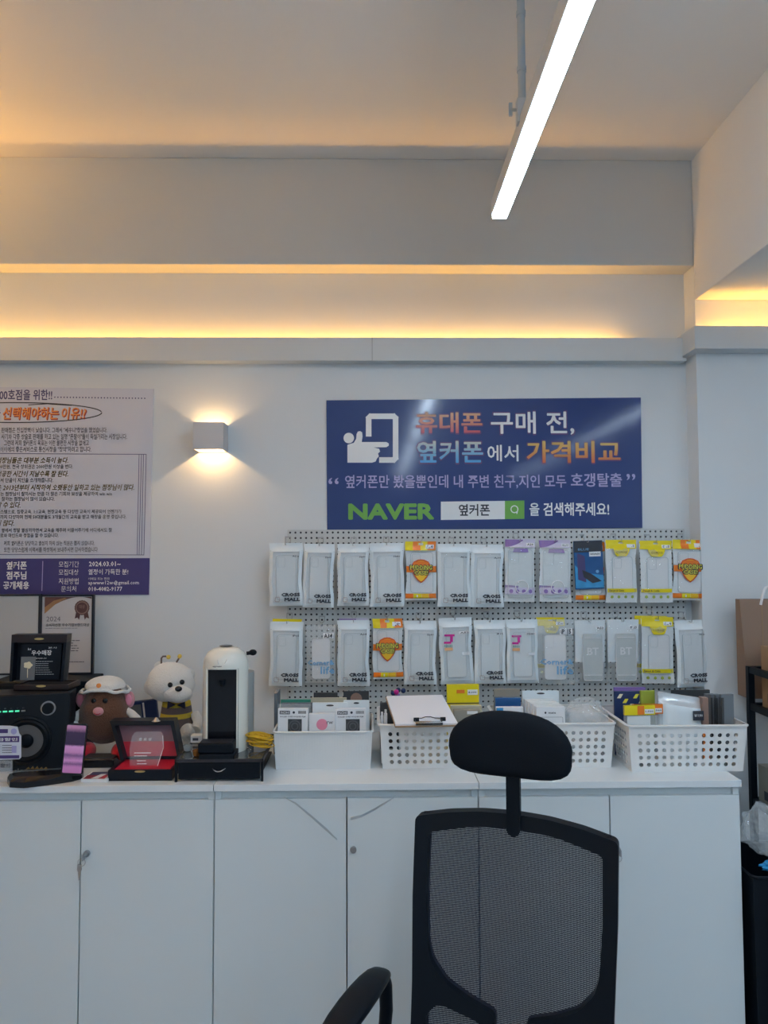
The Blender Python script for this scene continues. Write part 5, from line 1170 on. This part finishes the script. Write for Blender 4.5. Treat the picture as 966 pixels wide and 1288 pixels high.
MB().prism([(0, 0)]*0 or [(-.034, .0092), (.030, .0092), (.030, .0096), (-.034, .0096)], .004, .04).build('red_cover', 'leaflet_red', t)
MB().box(-.030, .036, .04, .073, .009, .0096).build('blue_cover', 'magazine_blue', t)
MB().add([(-.012, .004, .0099), (.010, .004, .0099), (.022, .05, .0099), (.004, .05, .0099)], [(0, 1, 2, 3)]).build('white_stripe', 'label_white', t)

# ------------------------------------------------------------------ office chair
def chair():
    sc_ = .931; rz = radians(-22)
    t = thing('office_chair', 'black mesh-back office chair with headrest in front of the cabinets', 'chair', (.335, 1.75, 0), rz)
    zt0 = .888
    def map3(u, z, d=0):
        u *= .965      # u across, z height, d = towards the back
        k = z-zt0; return (u, -.02+.19*k*(1 if k < 0 else .6)-.55*u*u+d, z)
    def sheet(outer, holes, name, m, d0, d1, parent=t):
        bm = bmesh.new(); 
        for lp in [outer]+holes:
            vs = [bm.verts.new((p[0], 0, p[1])) for p in lp]
            for i in range(len(vs)): bm.edges.new((vs[i], vs[(i+1) % len(vs)]))
        bmesh.ops.triangle_fill(bm, use_beauty=True, edges=bm.edges[:], normal=(0, -1, 0))
        for _ in range(3):
            lg = [e_ for e_ in bm.edges if e_.calc_length() > .05]
            if lg: bmesh.ops.subdivide_edges(bm, edges=lg, cuts=1)
        bmesh.ops.triangulate(bm, faces=bm.faces[:])
        vs = [v.co.copy() for v in bm.verts]; bm.verts.index_update(); fs = [[v.index for v in f.verts] for f in bm.faces]
        be = [(e_.verts[0].index, e_.verts[1].index) for e_ in bm.edges if e_.is_boundary]; bm.free(); N = len(vs)
        P = [map3(v.x, v.z, d0) for v in vs]+[map3(v.x, v.z, d1) for v in vs]
        return MB().add(P, fs+[tuple(N+i for i in f[::-1]) for f in fs]+[(a, b, N+b, N+a) for a, b in be]).build(name, m, parent, True)
    def sm(pts, r=.012, n=4):    # round the corners
        out = []; N = len(pts)
        for i in range(N):
            p, a, b = Vector(pts[i]), Vector(pts[i-1]), Vector(pts[(i+1) % N]); la, lb = (a-p).length, (b-p).length
            k = min(r, la*.45, lb*.45); A_ = p+(a-p).normalized()*k; B_ = p+(b-p).normalized()*k
            for j in range(n+1): s = j/n; out.append(tuple((A_*(1-s)**2+p*2*s*(1-s)+B_*s*s)))
        return out
    topc = lambda u, z0, k=.35: z0-k*u*u
    outer = [(-.238, .868), (-.16, .880), (-.08, .887), (0, .889), (.08, .887), (.16, .880), (.238, .868), (.235, .70), (.226, .52), (.222, .30), (.218, .16), (.12, .12), (-.12, .12), (-.218, .16), (-.222, .30), (-.226, .52), (-.235, .70)]
    main = [(-.204, .834), (-.10, .853), (0, .858), (.10, .853), (.204, .834), (.203, .70), (.196, .60), (.185, .565), (.15, .525), (.10, .50), (.035, .478), (.035, .20), (-.035, .20), (-.035, .478), (-.10, .50), (-.15, .525), (-.185, .565), (-.196, .60), (-.203, .70)]
    low = [(.065, .458), (.11, .470), (.165, .485), (.192, .46), (.185, .20), (.065, .18)]
    lowl = [(-p[0], p[1]) for p in low[::-1]]
    sheet(sm(outer, .012), [sm(main, .012), sm(low, .014), sm(lowl, .014)], 'back_frame', 'black_plastic', -.006, .022)
    nxg, nzg = 24, 40; vs = [map3(-.222+.444*i/nxg, .15+.725*j/nzg, .010) for j in range(nzg+1) for i in range(nxg+1)]
    MB().add(vs, [(j*(nxg+1)+i, j*(nxg+1)+i+1, (j+1)*(nxg+1)+i+1, (j+1)*(nxg+1)+i) for j in range(nzg) for i in range(nxg)]).build('back_mesh', 'chair_mesh', t, True, label='see-through black mesh')
    # headrest post with rounded foot
    def post(z): p = map3(0, z); return p
    hp = MB(); N = 10; pts = [(0, map3(0, .84)[1]-.018, .842), (0, map3(0, .88)[1]-.018, .88), (0, -.018-.02, .94), (0, -.035, 1.0)]
    prof = [(-.0155+.031*i/8, -.0155*0) for i in range(9)]
    ring = rrect(-.0155, .0155, .845, 1.0, .0150, 6)
    hp.prism(ring, -.044, -.026); hp.build('headrest_post', 'black_plastic', t)
    # headrest pad
    n, m_ = 40, 16; vs = []; Zc, W = 1.046, .140
    def outline(a):      # rounded top, flatter bottom with fuller corners
        c_, s_ = cos(a), sin(a); ex = 2.35 if s_ > 0 else 3.6
        r_ = (abs(c_)**ex+abs(s_)**ex)**(-1/ex); return W*c_*r_*(1.0 if s_ > 0 else .985), (.085 if s_ > 0 else .062)*s_*r_
    for i in range(m_+1):
        ph_ = -pi/2+pi*i/m_; k = cos(ph_)**.45 if abs(ph_) < pi/2-.001 else 0
        for j in range(n):
            x, z = outline(2*pi*j/n); x *= (.02+.98*k); z *= (.02+.98*k)
            vs.append((x, -.062+.026*sin(ph_)-.9*x*x, Zc+z))
    MB().add(vs, [(i*n+j, i*n+(j+1) % n, (i+1)*n+(j+1) % n, (i+1)*n+j) for i in range(m_) for j in range(n)]+[tuple(range(n))[::-1], tuple(range(m_*n, (m_+1)*n))]).build('headrest', 'black_fabric', t, True)
    # armrests: pad, rear upright, front upright
    for s in (-1, 1):
        xa = s*.322
        pts = [(xa, .00-.03, .475), (xa-.0, -.06, .490), (xa+s*.004, -.14, .490), (xa+s*.014, -.24, .480), (xa+s*.026, -.335, .460)]
        mb = MB(); vs = []; nr = 14; wd = [.020, .032, .040, .041, .030]; hd = [.014, .014, .015, .015, .011]
        for (x, y, z), a, b in zip(pts, wd, hd):
            for j in range(nr): an = 2*pi*j/nr; c_, s_ = cos(an), sin(an); vs.append((x+a*abs(c_)**.7*(1 if c_ > 0 else -1), y, z+b*abs(s_)**.7*(1 if s_ > 0 else -1)))
        mb.add(vs, [(i*nr+j, i*nr+(j+1) % nr, (i+1)*nr+(j+1) % nr, (i+1)*nr+j) for i in range(4) for j in range(nr)]+[tuple(range(nr))[::-1], tuple(range(4*nr, 5*nr))])
        ar = mb.build('armrest', 'black_plastic', t, True, sub=1)
        MB().tube([(xa, -.05, .480), (xa, -.028, .468), (xa, -.018, .44), (xa, -.014, .38), (xa, -.04, .28), (s*.20, -.12, .235)], [.010, .014, .0165, .0165, .016, .014], 12).build('arm_support', 'black_plastic', ar, True)
        MB().tube([(xa+s*.010, -.24, .470), (xa, -.22, .42), (xa-s*.01, -.16, .32), (s*.20, -.15, .240)], [.014, .014, .015, .014], 12).build('arm_brace', 'black_plastic', ar, True)
    # seat, column and base
    MB().box(-.235, .235, -.50, -.06, .235, .30, bev=.028).build('seat', 'black_fabric', t, True)
    MB().box(-.12, .12, -.36, -.12, .19, .235, bev=.01).build('seat_mechanism', 'black_plastic', t)
    MB().tube([(0, -.16, .205), (0, -.06, .20), (0, -.09, .26)], .022, 12).build('back_bracket', 'black_plastic', t, True)
    MB().cyl((0, -.26, .09), (0, -.26, .20), .024, n=20).build('gas_lift', 'dark_metal', t, True)
    for k in range(5):
        an = 2*pi*k/5+.3; d = Vector((cos(an), sin(an), 0)); c_ = Vector((0, -.26, .0))
        l = MB().tube([c_+Vector((0, 0, .095)), c_+d*.14+Vector((0, 0, .085)), c_+d*.28+Vector((0, 0, .066))], [.024, .018, .013], 10).build('base_leg', 'black_plastic', t, True)
        w0 = c_+d*.28; sd = Vector((-d.y, d.x, 0)); cs_ = MB()
        for q in (-.014, .014): cs_.cyl(w0+sd*(q-.008)+Vector((0, 0, .027)), w0+sd*(q+.008)+Vector((0, 0, .027)), .027, n=18)
        cs_.cyl(w0+Vector((0, 0, .03)), w0+Vector((0, 0, .07)), .006, n=8); cs_.build('caster', 'black_plastic', l, True)
chair()

# ------------------------------------------------------------------ right side: rack, kraft bag, cartons, bin
XRk = 1.335; 
t = thing('metal_rack', 'black metal shelving rack at the right photo edge', 'rack', (XRk, 2.62, 0))
zt1, zt2, zt3, zt4 = PY(944, 838, 2.62).z, PY(944, 884, 2.62).z, PY(944, 1003, 2.62).z, .12
for x in (0, .52):
    for y in (0, -.30): 
        MB().box(x-.011, x+.011, y-.011, y+.011, 0, zt1, bev=.002).build('post', 'black_plastic', t)
for z in (zt1, zt2, zt3, zt4):
    MB().box(-.008, .008, -.29, -.011, z-.022, z).build('side_rail', 'black_plastic', t); MB().box(.512, .528, -.29, -.011, z-.022, z).build('side_rail', 'black_plastic', t)
    MB().box(.011, .51, -.008, .008, z-.022, z).build('rear_rail', 'black_plastic', t); MB().box(.011, .51, -.308, -.292, z-.022, z).build('front_rail', 'black_plastic', t)
    if z != zt1: MB().box(.009, .511, -.291, -.009, z-.014, z-.008).build('shelf', 'black_plastic', t)
# kraft bag
yk = 2.67
a = PY(930, 754, yk); b = PY(942, 879, yk)
t = thing('kraft_bag', 'tall brown kraft paper bag standing against the wall behind the rack', 'paper bag', (a.x+.16, yk, 0))
za_, zb_ = a.z, b.z
xl, xb = a.x-t.location.x, b.x-t.location.x
MB().add([(xb, 0, zb_), (.16, 0, zb_), (.17, 0, za_), (xl, 0, za_), (xb, .08, zb_), (.16, .08, zb_), (.17, .03, za_), (xl, .03, za_)], [(0, 1, 2, 3), (7, 6, 5, 4), (0, 3, 7, 4), (1, 5, 6, 2), (0, 4, 5, 1), (3, 2, 6, 7)]).build('bag', 'kraft', t)
MB().box(xb+.055, xb+.058, -.001, 0, zb_+.01, za_-.01).build('crease', 'cardboard', t)
hx = PY(965, 750, yk).x-t.location.x
MB().tube([(hx-.025+.05*k/10, .0, za_-.02+.065*sin(pi*k/10)) for k in range(11)], .005, 8).build('handle', 'label_white', t, True)
# its stand: a plain carton under it so that it rests on something
def carton(label, px, ytop, zs, m):
    a = PY(px, ytop, 2.60); X = a.x+.004
    t = thing('carton', label, 'carton', (X, 2.36, zs-.0075)); h_ = a.z-zs+.0075
    MB().box(0, .22, 0, .238, 0, h_, bev=.001).build('box', m, t)
    MB().box(-.0006, .0, .17, .20, .02, .05).box(-.0006, .0, .14, .165, .02, .045).build('printed_symbol', 'dark_print', t)
    return t, h_
carton('light brown cardboard carton on the upper rack shelf', 955, 812, zt2, 'cardboard')
t, h_ = carton('greyish carton with clear plastic on the lower rack shelf', 951.5, 960, zt3, 'carton_grey')
crumple('plastic_cover', 'crinkle', (.06, .16, h_+.02), (.05, .06, .03), 5, t, .3)
# bin with liners
hb = PY(945, 1105, 2.22).z
t = thing('trash_bin', 'tall black bin beside the cabinet end, plastic bags spilling over', 'bin', (1.222, 2.355, 0))
MB().add([(x*s, y*s+.0, z) for z, s in ((0, .9), (hb, 1)) for x, y in ((-.095, -.13), (.095, -.13), (.095, .13), (-.095, .13))], [(0, 3, 2, 1), (0, 1, 5, 4), (1, 2, 6, 5), (2, 3, 7, 6), (3, 0, 4, 7)]).build('body', 'black_plastic', t)
MB().tube([(x, y, hb) for x, y in rrect(-.097, .097, -.132, .132, .02)], .005, 8, True).build('rim', 'black_plastic', t, True)
MB().box(-.052, -.050, -.133, -.118, .05, hb-.08).build('seam', 'dark_metal', t)
t2 = thing('plastic_bag', 'crumpled clear plastic bag on top of the black bin', 'plastic bag', (1.235, 2.36, hb+.004))
crumple('film', 'crinkle', (0, 0, .085), (.065, .06, .07), 12, t2, .3)
t3 = thing('blue_bag', 'bright blue plastic bag edge stuffed in the black bin', 'plastic bag', (1.235, 2.262, hb+.002))
crumple('film', 'skyblue_bag', (.0, 0, .015), (.06, .022, .016), 15, t3, .35)
